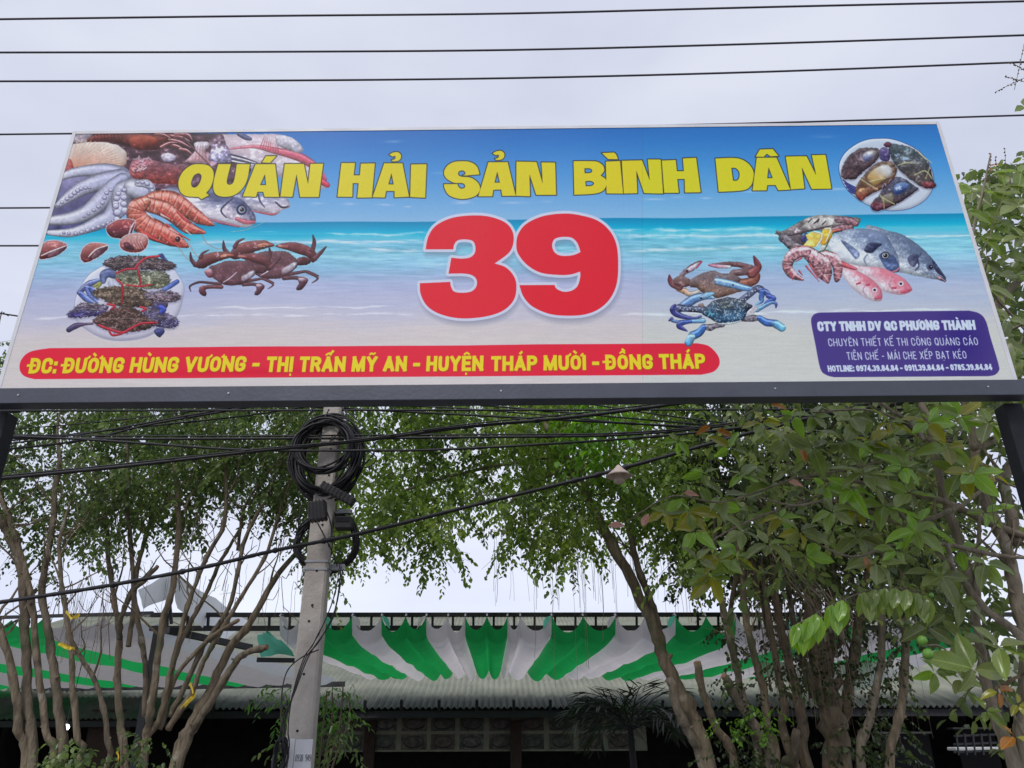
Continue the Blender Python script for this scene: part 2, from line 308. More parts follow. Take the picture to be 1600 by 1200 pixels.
    if shadow is not None:
        sm=np.roll(m,(2,1),(0,1));lay(w_,np.clip(blur(sm,1)*1.2,0,1)*.75,col3(shadow))
    lay(w_,m,col3(colr))
def bars():
    # address bar
    red=spl([(78,544.5,1),(1090,536.5,1),(1108,541),(1122,556),(1124,570),(1115,581),(1096,586,1),(54,593,1),(38,588),(31,577),(34,562),(48,550)])
    outl(red,(214,206,212),.8);fill(red,(216,48,70))
    w=win(red,2);X,Y=w[2],w[3];sd=polysd(red,X,Y);m=cov(sd)*np.exp(-((Y-(583-(X-300)*.012))/5)**2)*.5*np.exp(-((X-390)/170)**2);lay(w,m,col3((200,20,54)))
    YL=(226,208,56);SH=(150,82,40)
    kw=dict(wf=.20,gap=.065,space=.33)
    lettering('ĐC: ĐƯỜNG HÙNG VƯƠNG -',44,584.5,404,581,24.5,.235,.2,.16,YL,shadow=SH,**kw)
    lettering('THỊ TRẤN MỸ AN - HUYỆN',415,582,755,580,24.5,.235,.12,.03,YL,shadow=SH,**kw)
    lettering('THÁP MƯỜI - ĐỒNG THÁP',767,580.5,1103,576.5,24,.235,.02,-.08,YL,shadow=SH,**kw)
    # company panel
    f=FR(1260,480,.2)
    pan=spl(f([(115,42,1),(1270,30,1),(1350,52),(1400,110),(1440,250),(1500,450),(1502,500),(1470,532),(1420,542,1),(215,550,1),(150,530),(108,480),(70,290),(38,120),(50,68),(80,48)]))
    fill(pan,(82,66,132))
    w=win(pan,2);sd=polysd(pan,w[2],w[3]);m=cov(sd)*np.exp(-((w[2]-1505)/38)**2-((w[3]-530)/52)**2)*.6;lay(w,m,col3((46,32,116)))
    W=(214,218,236)
    lettering('CTY TNHH DV QC PHƯƠNG THÀNH',1278,518,1525,516,15.5,.27,-.12,-.17,W,wf=.42,gap=.0,space=.24)
    lettering('CHUYÊN THIẾT KẾ THI CÔNG QUẢNG CÁO',1295,541.5,1529,540,12.2,.11,-.15,-.2,W,wf=.62,gap=.13,space=.32,square=False)
    lettering('TIỀN CHẾ - MÁI CHE XẾP BẠT KÉO',1324,563,1511,561,12.2,.11,-.17,-.2,W,wf=.62,gap=.13,space=.32,square=False)
    lettering('HOTLINE: 0974.39.84.84 - 0911.39.84.84 - 0785.39.84.84',1294,581.5,1551,579,10,.235,-.17,-.22,W,wf=.34,gap=.02,space=.26)
def clam(f,pts,c1,c2,seed):
    p=spl(f(pts));outl(p,(214,200,208),1.2);body(p,c1,c2,r=9,seed=seed,nc=(2,3),spec=.5)
    return p
def seafood_left():
    f=FR(60,200,1/6.);g=FR(280,200,1/6.)
    # dark heap behind
    heap=spl([(113,209,1),(352,209,1),(362,214),(395,250),(372,300),(330,312),(252,300),(200,300),(150,286),(92,280,1)])
    body(heap,(74,52,62),(96,70,84),r=20,noise=.6,nc=(5,7),seed=3,spec=.5,dark=.8)
    body(spl(f([(330,55,1),(520,55,1),(440,140),(310,150,1)])),(150,140,150),(170,160,168),r=8,seed=4)
    # lobster / prawns at the top
    body(spl(f([(450,130),(560,60),(800,58),(1000,60),(1260,60),(1200,170),(1060,210),(900,190),(760,150),(640,130)])),(120,58,52),(92,44,50),r=16,noise=.5,nc=(4,4),seed=6,spec=.5)
    for i in range(9): strk(f([(520+i*32,62),(540+i*32,128-i*3)]),[1,1.4],(70,34,40),shade=0,alpha=.6)
    body(spl(f([(860,90),(1000,70),(1120,110),(1060,190),(920,205),(860,160)])),(164,78,58),(128,60,56),r=14,noise=.3,seed=9,spec=.6)
    for i,(a,b) in enumerate((((1250,75),(1420,130)),((1230,110),(1430,190)),((1280,60),(1430,95)),((1210,150),(1400,230)),((1100,60),(1240,100)),((1150,180),(1300,140)),((1330,200),(1440,250)),((1380,60),(1440,120)))):
        strk(f([a,((a[0]+b[0])/2,(a[1]+b[1])/2-14),b]),[2.2,3.,1],(150,92,92),(90,50,60),seed=i,spec=.5)
    body(spl(f([(1150,260),(1220,235),(1290,270),(1260,310),(1180,315)])),(206,202,214),(170,160,180),r=5,seed=8)
    # pale fish with pink back at the top right
    fish=spl(g([(385,62,1),(760,60),(900,60),(1050,90),(1120,150),(1165,210),(1110,240),(1060,235,1),(1180,280),(1280,350),(1360,470),(1390,520),(1385,560),(1330,570),(1200,540),(1000,480),(800,420),(560,340),(430,250),(400,150)]))
    body(fish,(206,190,200),(216,210,220),r=26,noise=.12,nc=(4,7),seed=12,spec=.35,dark=.8)
    strk(g([(460,200),(700,175),(900,215),(1060,250),(1180,300),(1290,380),(1360,480)]),[1,3,5,7,7,6,4],(206,120,136),(196,56,84),alpha=.85,spec=.2)
    strk(g([(1330,500),(1390,535)]),[5,4],(214,80,104),(196,60,90))
    for i in range(8): strk(g([(760+i*24,180+i*5),(800+i*16,80+i*6)]),[1.4,.5],(206,90,110),(206,150,165),alpha=.7)
    body(spl(g([(930,62),(1040,90),(1120,140),(1160,205),(1110,235),(1000,200),(920,160),(900,90)])),(208,204,214),(188,186,200),r=8,noise=.3,seed=15)
    body(spl(g([(140,150),(190,128),(270,135),(280,180),(240,220),(255,320),(60,320),(100,270),(150,210)])),(214,206,216),(206,170,178),r=9,seed=14,noise=.2)
    for i in range(4): strk(g([(175+i*24,170),(150+i*34,300)]),[.7,1.2],(190,120,120),alpha=.5)
    body(spl(g([(300,110),(400,60),(440,150),(490,250),(480,320),(370,325),(280,290),(300,200)])),(116,92,108),(150,146,176),r=12,noise=.7,nc=(4,4),seed=17,spec=.8)
    strk(g([(560,60),(620,90),(670,105)]),[3,4,2.4],(86,92,128))
    for i in range(4): strk(g([(490+i*3,250+i*20),(620,285+i*16),(730,325+i*8)]),[1.4,1.1,.7],(60,60,90) if i%2==0 else (220,220,230))
    strk(g([(40,90),(150,210),(290,350)]),[1.3,1.,.8],(110,76,84))
    # lobster claw mid
    claw=spl(f([(850,380),(880,310),(940,290),(1060,300),(1200,330),(1340,350),(1420,360),(1400,560),(1300,530),(1100,520),(960,500),(860,460)]))
    body(claw,(136,84,96),(140,66,64),r=13,noise=.5,nc=(3,4),seed=21,spec=.5);speck(claw,(200,110,100),50,2.4,3,.5)
    speck(spl(f([(860,400),(900,270),(1030,265),(1080,330),(960,420)])),(214,200,206),30,3.2,5,.8)
    # scallop shell
    shell=spl(f([(225,460,1),(262,330),(310,190),(325,155,1),(450,138),(540,132),(640,138),(690,150),(740,160),(790,195),(825,230),(828,300),(810,350),(700,370),(600,375),(430,400),(330,440)]))
    body(shell,(216,206,198),(206,172,160),r=10,noise=.1,seed=23,dark=.85,spec=.1)
    for i in range(17):
        a=math.radians(-68+i*4.6);a=math.radians(-86+i*5.0);L=430-abs(i-8)*4
        ex=300+L*1.25*math.sin(math.radians(8+i*4.7));ey=400-L*.72*math.cos(math.radians(8+i*4.7))
        strk(f([(290,415),(ex*.55+290*.45,ey*.55+415*.45-6),(ex,ey)]),[.5,1.1,1.5],(206,128,100),(226,206,186),alpha=.55,shade=.1,spec=0)
    body(spl(f([(225,462,1),(258,330),(300,290),(330,370),(300,440)])),(186,110,104),(170,90,90),r=9,seed=24)
    # octopus
    O1=(214,216,230);O2=(126,128,166)
    body(spl(f([(215,470,1),(430,400),(620,370),(770,385),(850,440),(940,495),(1060,520),(1080,580),(1030,650),(900,690),(850,780),(700,880),(560,960),(330,1010),(65,1005,1)])),(112,108,140),(84,84,122),r=30,noise=.4,nc=(9,12),seed=30,dark=.8,spec=.1)
    def tent(pts,ws,sk=None,seed=1,n=10,rs=3):
        strk(f(pts),ws,O1,(176,178,206),seed=seed,shade=.5,noise=.1,spec=.12)
        if sk:
            q=spl([tuple(p) for p in f(sk)],False,8);m=len(q)
            for i in range(n):
                k=int(i*(m-1)/max(1,n-1));r=rs*(.6+.5*math.sin(math.pi*(i+.7)/n));x,y=q[k]
                fill(ell(x,y+.4,r+.7,r*.85+.6),(96,94,128));body(ell(x,y,r,r*.8),(222,222,234),(186,186,208),r=2,noise=.05,seed=i,dark=.8,spec=0,jag=0)
    tent([(150,500),(300,430),(480,400),(650,400),(780,440)],[3,7,9,11,13],seed=2)
    tent([(180,730),(300,640),(430,560),(600,500),(780,470)],[4,9,12,14,15],[(185,725),(270,665),(340,610),(400,570),(480,560)],3,9,3.2)
    tent([(120,870),(300,850),(460,790),(580,690),(700,560),(790,480)],[7,10,12,14,13,10],[(430,830),(520,770),(600,700),(640,610),(720,560),(790,510)],4,11,2.8)
    tent([(100,985),(280,985),(420,950),(560,890),(680,830),(760,700),(830,560)],[4,7,8,11,13,16,12],[(240,985),(350,990),(460,960),(560,925),(650,890),(730,850)],5,11,2.8)
    tent([(760,780),(760,680),(800,590),(900,560),(1000,580)],[10,13,16,14,13],[(720,800),(720,735),(730,680),(745,620),(790,580)],6,6,4.2)
    tent([(880,560),(960,590),(1030,600)],[14,15,8],[(800,790),(800,710),(800,650),(805,580)],7,4,4.6)
    tent([(930,520),(1010,520),(1060,560),(1060,600)],[5,7,6,5],[(930,505),(990,510),(1045,535),(1065,580),(1060,610)],8,6,3.2)
    for (x,y,r_) in ((810,770,5),(740,790,5.4),(735,855,4.5),(800,710,4.6),(726,730,4.4)): 
        q=f([(x,y)])[0];fill(ell(q[0],q[1]+.5,r_+.6,r_*.9+.6),(100,98,132));body(ell(q[0],q[1],r_,r_*.86),(218,220,234),(190,190,212),r=3,noise=.06,seed=int(x),dark=.82,spec=0,jag=0)
    for i in range(8): q=f([(860+i*14,715-i*2)])[0];fill(ell(q[0],q[1],1.1,1.3),(210,210,226))
    # silver fish
    f2=spl(g([(-120,560),(100,560),(300,560),(560,600),(760,620),(980,640),(1030,690),(1036,740),(960,770),(930,800),(860,815),(700,770),(500,700)]))
    body(f2,(120,126,158),(220,214,226),r=14,noise=.2,nc=(3,6),seed=41,spec=.6,dark=.75)
    strk(g([(900,690),(960,740),(1020,735)]),[1,1.6,1],(50,48,70));strk(g([(740,620),(760,690),(800,740)]),[1.3,1.3,.8],(70,74,110));strk(g([(650,770),(860,808),(920,795)]),[.8,1.8,.8],(186,96,110))
    f1=spl(g([(-240,600),(-60,560),(150,600),(300,640),(520,650),(620,700),(700,800),(718,850),(700,900),(640,930),(560,930),(400,890),(200,830),(0,740),(-240,640)]))
    body(f1,(84,92,130),(228,224,234),r=16,noise=.12,nc=(3,8),seed=43,spec=.4,dark=.7,grad=(-.35,1))
    body(spl(g([(460,670),(560,660),(640,720),(700,810),(710,870),(640,900),(540,870),(440,840),(395,780)])),(84,90,124),(212,204,216),r=12,noise=.3,seed=44,spec=.4,grad=(-.6,1))
    strk(g([(500,660),(420,730),(392,780),(440,840)]),[1,1.3,1.3,.8],(60,62,94));strk(g([(160,820),(400,890),(560,925)]),[1,2.4,1.4],(170,90,110),alpha=.8)
    strk(g([(540,850),(620,880),(700,880)]),[3,4,2.6],(206,96,116),alpha=.75)
    q=g([(585,765)])[0];fill(ell(q[0],q[1],8.5,9),(54,60,92));fill(ell(q[0],q[1],5,5),(196,196,206));fill(ell(q[0]+.5,q[1],3.6,3.6),(30,30,48));fill(ell(q[0]-1,q[1]-1.2,1,1),(230,230,240))
    # prawns
    R1=(206,130,112);R2=(176,84,74)
    def prawn(sp,ws,seed,eye=None):
        strk(f(sp),ws,R1,R2,seed=seed,shade=.5,noise=.4,spec=.3)
        q=spl([tuple(p) for p in f(sp)],False,8);m=len(q)
        for i in range(2,m-10,4):
            dx,dy=q[i+1][0]-q[i-1][0],q[i+1][1]-q[i-1][1];L=math.hypot(dx,dy)+1e-6;w_=np.interp(i/m,np.linspace(0,1,len(ws)),ws)*.95
            strk([(q[i][0]-dy/L*w_,q[i][1]+dx/L*w_),(q[i][0]+dy/L*w_,q[i][1]-dx/L*w_)],[.7,.8],(150,60,62),shade=0,alpha=.6,sm=False,spec=0)
            strk([(q[i+1][0]-dy/L*w_*.7,q[i+1][1]+dx/L*w_*.7),(q[i+1][0]+dy/L*w_*.3,q[i+1][1]-dx/L*w_*.3)],[.7,.6],(238,196,186),shade=0,alpha=.6,sm=False,spec=0)
    prawn([(1010,680),(1120,660),(1250,680),(1360,740),(1500,840),(1640,910)],[8,13,15,13,10,2],51)
    prawn([(960,700),(1050,720),(1180,760),(1290,840),(1400,930),(1560,980)],[8,12,13,11,10,2],52)
    prawn([(1000,690),(930,740),(920,820),(980,900),(1100,960),(1250,1030),(1400,1110)],[9,14,16,17,17,13,2],53)
    for a,b in (((940,940),(1100,1020)),((960,970),(1200,1080)),((1150,1000),(1340,1120)),((1200,900),(1420,1050)),((1140,770),(1300,860)),((1300,780),(1430,900))):
        strk(f([a,((a[0]+b[0])/2,(a[1]+b[1])/2+12),b]),[1.6,1.8,.6],(206,84,74),(186,56,60))
    for a,b in (((1020,800),(1080,850)),((1150,810),(1230,850)),((1230,940),(1310,990)),((1380,960),(1430,1000))): strk(f([a,b]),[1.8,.8],(240,224,220),alpha=.7)
    q=f([(1305,1040)])[0];fill(ell(q[0],q[1],4,4.4),(50,30,36));fill(ell(q[0]-1,q[1]-1.4,1,1),(220,200,200))
    for pts in ([(1400,1050),(1470,1180),(1600,1290),(1700,1320)],[(1300,1100),(1380,1210),(1450,1260)]): strk(f(pts),[.7,.5],(196,150,140),alpha=.8)
    strk(g([(215,1010),(260,1080),(350,1130),(440,1130)]),[.7,.6,.5],(190,150,140),alpha=.8);strk(g([(480,975),(640,950),(820,870)]),[.5,.7,.4],(190,200,190),alpha=.7)
    # clams
    clam(f,[(640,930),(690,890),(760,860),(850,855),(905,875),(890,930),(860,1010),(800,1035),(700,1025),(650,990)],(150,74,76),(90,44,54),61)
    strk(f([(900,880),(870,930),(845,1000)]),[1,1.6,1.2],(220,200,206))
    clam(f,[(760,1080),(800,1020),(880,990),(960,990),(1015,1020),(1020,1090),(970,1150),(880,1165),(790,1140)],(196,150,146),(150,84,84),62)
    for i in range(5): strk(f([(880+i*26,1000+i*4),(850+i*28,1060),(900+i*22,1130)]),[.6,1,.7],(224,190,186),alpha=.6)
    body(spl(f([(795,1080),(830,1070),(880,1100),(900,1140),(820,1130)])),(96,50,60),(70,40,50),r=4)
    h=FR(60,200,1/6.)
    clam(h,[(10,1200),(30,1110),(90,1065),(170,1060),(240,1080),(270,1105),(250,1140),(180,1190),(90,1225),(20,1230)],(172,110,108),(120,62,66),63)
    body(spl(h([(90,1190),(180,1130),(260,1110),(255,1140),(190,1190),(110,1220)])),(90,56,70),(120,84,92),r=4);strk(h([(30,1200),(120,1160),(265,1105)]),[1,1.3,.9],(222,208,208))
    clam(h,[(395,1200),(420,1130),(480,1085),(560,1080),(640,1095),(650,1125),(610,1170),(540,1220),(450,1260),(405,1240)],(172,110,104),(110,56,60),64)
    body(spl(h([(500,1210),(560,1140),(645,1110),(640,1140),(590,1190),(520,1230)])),(80,52,66),(110,80,90),r=4);strk(h([(470,1210),(540,1140),(645,1102)]),[1,1.3,.9],(222,208,208))
def crabs_left():
    f=FR(280,360,.15)
    B=(96,58,66)
    def crab(dx,dy,s,seed):
        t=lambda P:f([((p[0])*s+dx,(p[1])*s+dy)+tuple(p[2:]) for p in P])
        k=s
        for pts,ws in (([(1110,460),(1220,440),(1330,425),(1450,470)],[2.4,2.6,2,.8]),([(1330,430),(1440,490),(1380,545)],[2.2,1.8,.5]),([(1090,495),(1200,490),(1250,500)],[3.4,3,3])):
            strk(t(pts),[w*k for w in ws],B,(80,50,62),seed=seed)
        body(spl(t([(1230,490),(1290,480),(1340,510),(1310,570),(1270,615),(1225,620),(1220,590),(1245,550)])),(110,68,80),(80,48,62),r=6,seed=seed)
        body(spl(t([(1240,495),(1290,490),(1310,505),(1280,525),(1250,525)])),(206,190,200),(180,160,176),r=3)
        # claws
        strk(t([(520,260),(470,190),(460,110)]),[4.4*k,3.2*k,.8*k],B,(74,46,60),seed=seed)
        body(spl(t([(520,265),(575,170),(680,120),(800,105),(900,105),(990,155),(900,185),(780,225),(680,270),(620,300),(560,300)])),(128,76,76),(88,48,56),r=11,noise=.25,seed=seed+1,spec=.4)
        strk(t([(580,170),(610,120),(680,85)]),[3.6*k,2.4*k,.8*k],B)
        strk(t([(830,160),(900,145),(980,150)]),[3*k,3.4*k,1.*k],(206,140,112),(150,70,66),alpha=.9);speck(spl(t([(830,175),(830,140),(900,130),(960,150),(900,175)])),(232,220,206),8,1.6,seed,.8)
        speck(spl(t([(770,115),(800,115),(815,190),(770,190)])),(206,170,180),10,2.2,seed,.8)
        body(spl(t([(1000,160),(1080,130),(1200,120),(1320,150),(1400,200),(1440,260),(1420,310),(1385,330),(1330,270),(1240,240),(1120,200),(1040,180)])),(120,68,72),(88,46,56),r=10,noise=.25,seed=seed+2,spec=.4)
        strk(t([(1040,160),(1120,165)]),[2.2*k,2.6*k],(206,150,140),(170,90,90),alpha=.8)
        strk(t([(1385,200),(1405,120),(1390,45)]),[4*k,3*k,.8*k],(110,64,72),(70,42,56));strk(t([(1410,290),(1480,220),(1530,165)]),[4*k,2.8*k,.8*k],(110,64,72),(60,38,52))
        # carapace
        P=[(690,290),(760,260),(830,235),(900,215),(980,215),(1060,212),(1130,225),(1190,270),(1220,300),(1230,360),(1180,420),(1110,470),(1040,500),(880,500),(760,440),(700,380)]
        jag=[]
        sp=spl(t(P));c=np.mean(sp,0)
        for i,p in enumerate(sp):
            r=1.03 if (i%3==0 and p[1]<c[1]) else 1;jag.append((c[0]+(p[0]-c[0])*r,c[1]+(p[1]-c[1])*r))
        body(jag,(100,66,74),(112,78,88),r=13*k,noise=.25,nc=(2,2),seed=seed+3,spec=.15)
        body(spl(t([(1230,290),(1300,270),(1360,290),(1360,340),(1290,360),(1220,350)])),(86,46,54),(74,40,50),r=6,seed=seed)
        body(spl(t([(1070,400),(1120,370),(1190,330),(1225,340),(1190,400),(1120,445),(1070,450)])),(196,196,206),(176,160,172),r=6,noise=.3,seed=seed,soft=4)
        strk(t([(850,470),(930,420),(1010,350)]),[.8*k,1.2*k,.8*k],(210,190,200))
    crab(0,0,1,70)
    crab(-290,130,.88,80)
    strk(f([(430,560),(300,545),(200,540),(110,580),(120,635)]),[2.2,2,1.8,1.5,.5],(90,56,64),(60,38,50))
    strk(f([(440,590),(360,588),(290,590)]),[3.2,3,3],(110,68,72));body(spl(f([(300,580),(230,580),(205,610),(215,660),(265,688),(285,660),(270,620),(300,605)])),(128,80,84),(86,50,62),r=6,seed=91)
    body(spl(f([(260,430),(300,400),(340,410),(350,480),(300,490)])),(190,150,160),(120,70,80),r=5,seed=92)
def plate_left():
    f=FR(80,390,.1375)
    pl=spl(f([(620,170,1),(440,280),(330,440),(270,600),(290,800),(420,920),(600,1010),(800,1035),(1050,1000),(1250,900),(1420,760),(1490,560),(1500,400),(1400,230,1),(1000,150)]))
    outl(pl,(150,160,190),.9);body(pl,(208,212,226),(202,200,214),r=9,noise=.03,seed=1,dark=.93,spec=0,jag=0)
    dk=(78,66,66);wh=(206,206,204)
    def shell(P,c1,c2,n,seed,fl=wh,s=1.9):
        p=spl(f(P));w=win(p,8);sd=polysd([(a,b+2) for a,b in p],w[2],w[3]);lay(w,np.clip(.5-(sd-1)/4,0,1)*.35,col3((90,90,120)))
        body(p,c1,c2,r=3.2,noise=.75,nc=(1.2,1.5),seed=seed,spec=.35,jag=2.0,dark=.6)
        q=np.array(p);cc=q.mean(0)
        for i in range(0,len(q),5):
            d=(q[i]-cc);d/=np.hypot(*d)+1e-6;strk([tuple(q[i]-d),tuple(q[i]+d*2.4)],[1.1,.3],c1,shade=.2,sm=False,spec=0)
        speck(p,fl,int(n*1.6),s*.8,seed,.75,ang=0);speck(p,(40,34,40),n,s*.9,seed+7,.6,ang=.3)
        yc=cc[1]-1.5;xs=q[:,0];strk([(xs.min()+3,yc+1),(cc[0],yc-1.6),(xs.max()-3,yc+1)],[.4,.7,.4],(150,140,130),alpha=.6,shade=0,spec=0)
    body(spl(f([(1160,590),(1320,600),(1290,690),(1220,720),(1130,640)])),(80,66,92),(60,60,110),r=6)
    shell([(595,160),(640,110),(760,75),(900,65),(1060,75),(1200,90),(1300,120),(1400,160),(1405,200),(1350,225),(1260,235),(1120,225),(1000,230),(860,230),(720,240),(680,210),(620,185)],(84,72,78),(72,60,66),70,101)
    body(spl(f([(1210,60),(1260,40),(1290,80),(1330,130),(1270,110)])),(60,66,120),(90,100,150),r=4)
    strk(f([(480,420),(560,380),(520,440)]),[2,3,2],(150,150,90))
    shell([(700,280),(760,250),(900,235),(1100,235),(1250,240),(1330,290),(1345,360),(1300,420),(1180,440),(1000,440),(850,430),(760,370)],(104,108,96),(116,118,96),14,102)
    strk(f([(590,360),(600,290),(660,265),(700,300)]),[4,7,7,4],(120,134,176),(80,90,136));body(spl(f([(645,340),(700,330),(705,420),(655,430)])),(214,218,230),(190,196,220),r=3)
    for P,c in (([(320,490),(400,410),(480,370),(545,345)],(78,84,120)),([(330,500),(400,560),(470,600)],(86,104,170)),([(400,430),(440,500),(520,600)],(110,128,190)),([(450,440),(490,500),(530,560)],(84,98,160))): strk(f(P),[4,5,2],c,(120,140,196),spec=.3)
    strk(f([(1280,450),(1350,410),(1430,360)]),[3.4,4,3.4],(110,130,190),(70,96,170))
    shell([(470,480),(560,440),(700,420),(900,430),(1080,470),(1160,560),(1130,640),(1000,650),(760,640),(640,600),(590,560),(500,540)],(92,78,66),(84,70,60),46,103,(196,200,180))
    shell([(1060,500),(1180,470),(1330,465),(1440,500),(1470,545),(1400,590),(1260,590),(1100,560)],(110,98,120),(92,76,84),40,104)
    shell([(185,740),(240,690),(330,620),(430,610),(560,620),(640,650),(590,740),(440,760),(330,775),(230,775)],(96,86,100),(66,60,110),44,105)
    shell([(1040,690),(1150,660),(1300,720),(1420,780),(1440,840),(1380,890),(1230,880),(1100,830)],(92,84,110),(66,62,96),44,106)
    shell([(480,800),(560,740),(680,680),(820,650),(960,670),(1080,760),(1180,830),(1120,890),(960,930),(780,950),(600,900),(510,850)],(88,66,62),(78,60,58),66,107,(200,190,170))
    for P,w in (([(1220,70),(1080,90),(980,170),(960,210),(840,225),(740,270)],3),([(975,220),(1000,300),(1010,400)],2.6),([(740,340),(800,390),(805,470),(800,610)],2.6),([(850,400),(1000,415),(1140,395)],2.4),([(640,620),(720,640),(680,680)],3.2),([(1010,650),(1070,670),(1030,700)],3.2),([(540,860),(640,900),(800,945),(900,900),(1020,840),(1200,830)],3.4),([(660,930),(700,975),(800,960)],3)):
        strk(f(P),[w*.5,w*.62,w*.5],(186,48,62),(160,40,56),shade=.4,spec=.2)
    strk(f([(200,915),(280,870),(380,850),(470,845)]),[4,4.6,2,1.6],(66,62,98),(110,90,110));body(spl(f([(1165,930),(1200,895),(1270,900),(1285,940),(1225,998)])),(66,70,120),(50,54,96),r=5)
    strk(f([(1240,650),(1270,680),(1240,710)]),[4,5,3],(70,86,180))
def crabs_right():
    f=FR(1030,390,.13333)
    # brown crab
    BR=(128,104,102)
    strk(f([(220,460),(300,480),(360,515),(480,480)]),[3,5,4,3],(196,140,110),(206,196,190));strk(f([(870,380),(1000,390),(1120,350),(1150,290)]),[8,8,7,5],(150,96,80),(140,84,76))
    body(spl(f([(240,290),(310,210),(400,150),(470,120),(505,130),(450,190),(400,240),(320,280),(270,340),(230,350)])),(110,84,96),(150,128,136),r=8,seed=201)
    body(spl(f([(310,230),(400,170),(480,135),(430,210),(360,250)])),(216,212,222),(206,180,196),r=5);q=f([(330,238)])[0];fill(ell(q[0],q[1],1.8,1.8),(40,30,40));strk(f([(440,205),(500,130)]),[1.2,1.6],(190,80,110))
    strk(f([(240,430),(160,400),(130,350),(122,292)]),[6,5,4,1],(140,98,98),(110,50,66));body(spl(f([(180,330),(260,300),(360,340),(370,400),(320,430),(220,425),(170,390)])),(128,100,100),(120,90,90),r=7,seed=202)
    body(spl(f([(590,160),(640,150),(800,130),(960,140),(1090,175),(1150,230),(1100,280),(950,300),(830,290),(860,230),(980,210),(800,185),(640,185)])),(124,88,92),(116,90,94),r=8,seed=203)
    strk(f([(590,170),(700,185),(830,190)]),[1.6,3.4,2.4],(190,110,140),(220,206,214));strk(f([(1090,270),(1160,200),(1140,130),(1112,70)]),[8,6,4,1],(150,88,88),(110,50,66))
    body(spl(f([(360,360),(460,290),(560,250),(650,235),(730,265),(830,270),(920,300),(960,350),(900,430),(1000,470),(900,500),(740,550),(640,560),(520,500),(440,440),(370,430)])),(122,102,106),(140,112,104),r=14,noise=.25,nc=(2,2.4),seed=204,spec=.2)
    speck(spl(f([(660,290),(780,280),(800,370),(680,400)])),(150,180,220),26,2.2,7,.6)
    # blue crab claws
    strk(f([(690,360),(860,400),(1000,440),(1110,460)]),[6,6,5,3],(150,180,216),(110,150,206),seed=205,spec=.3)
    q=f([(870,405)])[0];fill(ell(q[0],q[1],1.4,1.4),(30,30,50))
    strk(f([(240,690),(340,620),(440,560),(560,540),(640,560)]),[6,7.5,7,5,2],(96,120,170),(130,170,216),seed=206,spec=.3)
    strk(f([(490,550),(560,525),(640,505)]),[2,5,2],(160,180,206),(140,190,226));q=f([(495,563)])[0];fill(ell(q[0],q[1],1.6,1.6),(30,30,50))
    for P,w in (([(230,680),(330,690),(420,695),(520,700)],[6,5,4.6,6]),([(970,590),(1060,520),(1150,450),(1200,460)],[5,5,5,5])):
        strk(f(P),w,(96,100,130),(80,84,110),noise=.6);a=spl([tuple(p) for p in f(P)],False,8)
        for i,p in enumerate(a[::2]): fill(ell(p[0]+(i%3-1),p[1]+((i*7)%5-2),.9,.9),(210,214,224))
    # legs
    BL=(72,98,170);BD=(60,56,120);LB=(130,176,216)
    for P,w,c1,c2 in (([(1190,470),(1260,500),(1290,530)],[5,5,3],(96,100,150),BL),([(1215,490),(1200,560),(1205,600),(1140,640)],[4.5,4,3,1.4],BL,LB),([(1280,540),(1345,570),(1270,610),(1240,630)],[3.6,4,3,1.4],(70,84,160),BL),([(1370,680),(1370,630),(1310,620),(1150,700)],[.8,2.6,2.6,4],BD,LB),
        ([(190,640),(165,700),(200,750),(310,790),(420,800),(490,780)],[1,5.4,5,3.6,1.8,2],BD,(80,90,150)),([(120,830),(150,805),(160,835),(270,845),(520,830)],[1.6,2.4,2.4,2.6,4],BD,LB),([(330,955),(240,900),(260,860),(370,840)],[.8,4.6,4.6,2.6],BD,BL)):
        strk(f(P),w,c1,c2,seed=210,spec=.25)
    body(spl(f([(1020,700),(1100,660),(1160,680),(1100,760),(1030,780)])),(196,186,196),(206,196,204),r=4);body(spl(f([(460,640),(515,620),(525,670),(470,665)])),(150,130,130),(140,120,120),r=3)
    for P in ([(980,800),(1040,810),(1100,800),(1160,800)],[(740,870),(660,890),(600,910),(530,900)]): strk(f(P),[5,4,5.5,4],(120,110,124),(130,120,130),noise=.7)
    strk(f([(1180,800),(1260,850),(1360,860)]),[4.5,6,5.5],(70,110,180),(80,110,176),spec=.3);strk(f([(1370,870),(1440,915)]),[6.5,6.2],(110,160,206),(130,190,224),spec=.3)
    strk(f([(520,910),(470,970),(390,1010)]),[5,6.4,7],(66,106,170),(80,126,186),spec=.3);strk(f([(375,1030),(345,1090)]),[6.6,6.2],(150,186,212),(110,170,216),spec=.3)
    car=spl(f([(500,740),(560,660),(640,590),(740,565),(820,550),(960,580),(1060,630),(1100,660),(1040,720),(1000,800),(900,850),(780,870),(690,850),(590,800)]))
    body(car,(66,70,84),(60,90,120),r=12,noise=.3,nc=(2,2),seed=220,spec=.2)
    speck(car,(206,216,226),150,2.0,9,.85);speck(spl(f([(520,740),(620,660),(720,720),(640,800),(560,790)])),(110,190,210),26,2.2,12,.8);speck(spl(f([(700,600),(860,600),(900,660),(740,690)])),(170,170,130),12,2.4,14,.6,3)
    strk(f([(700,865),(840,860),(960,830)]),[1,1.6,1],(206,206,214))
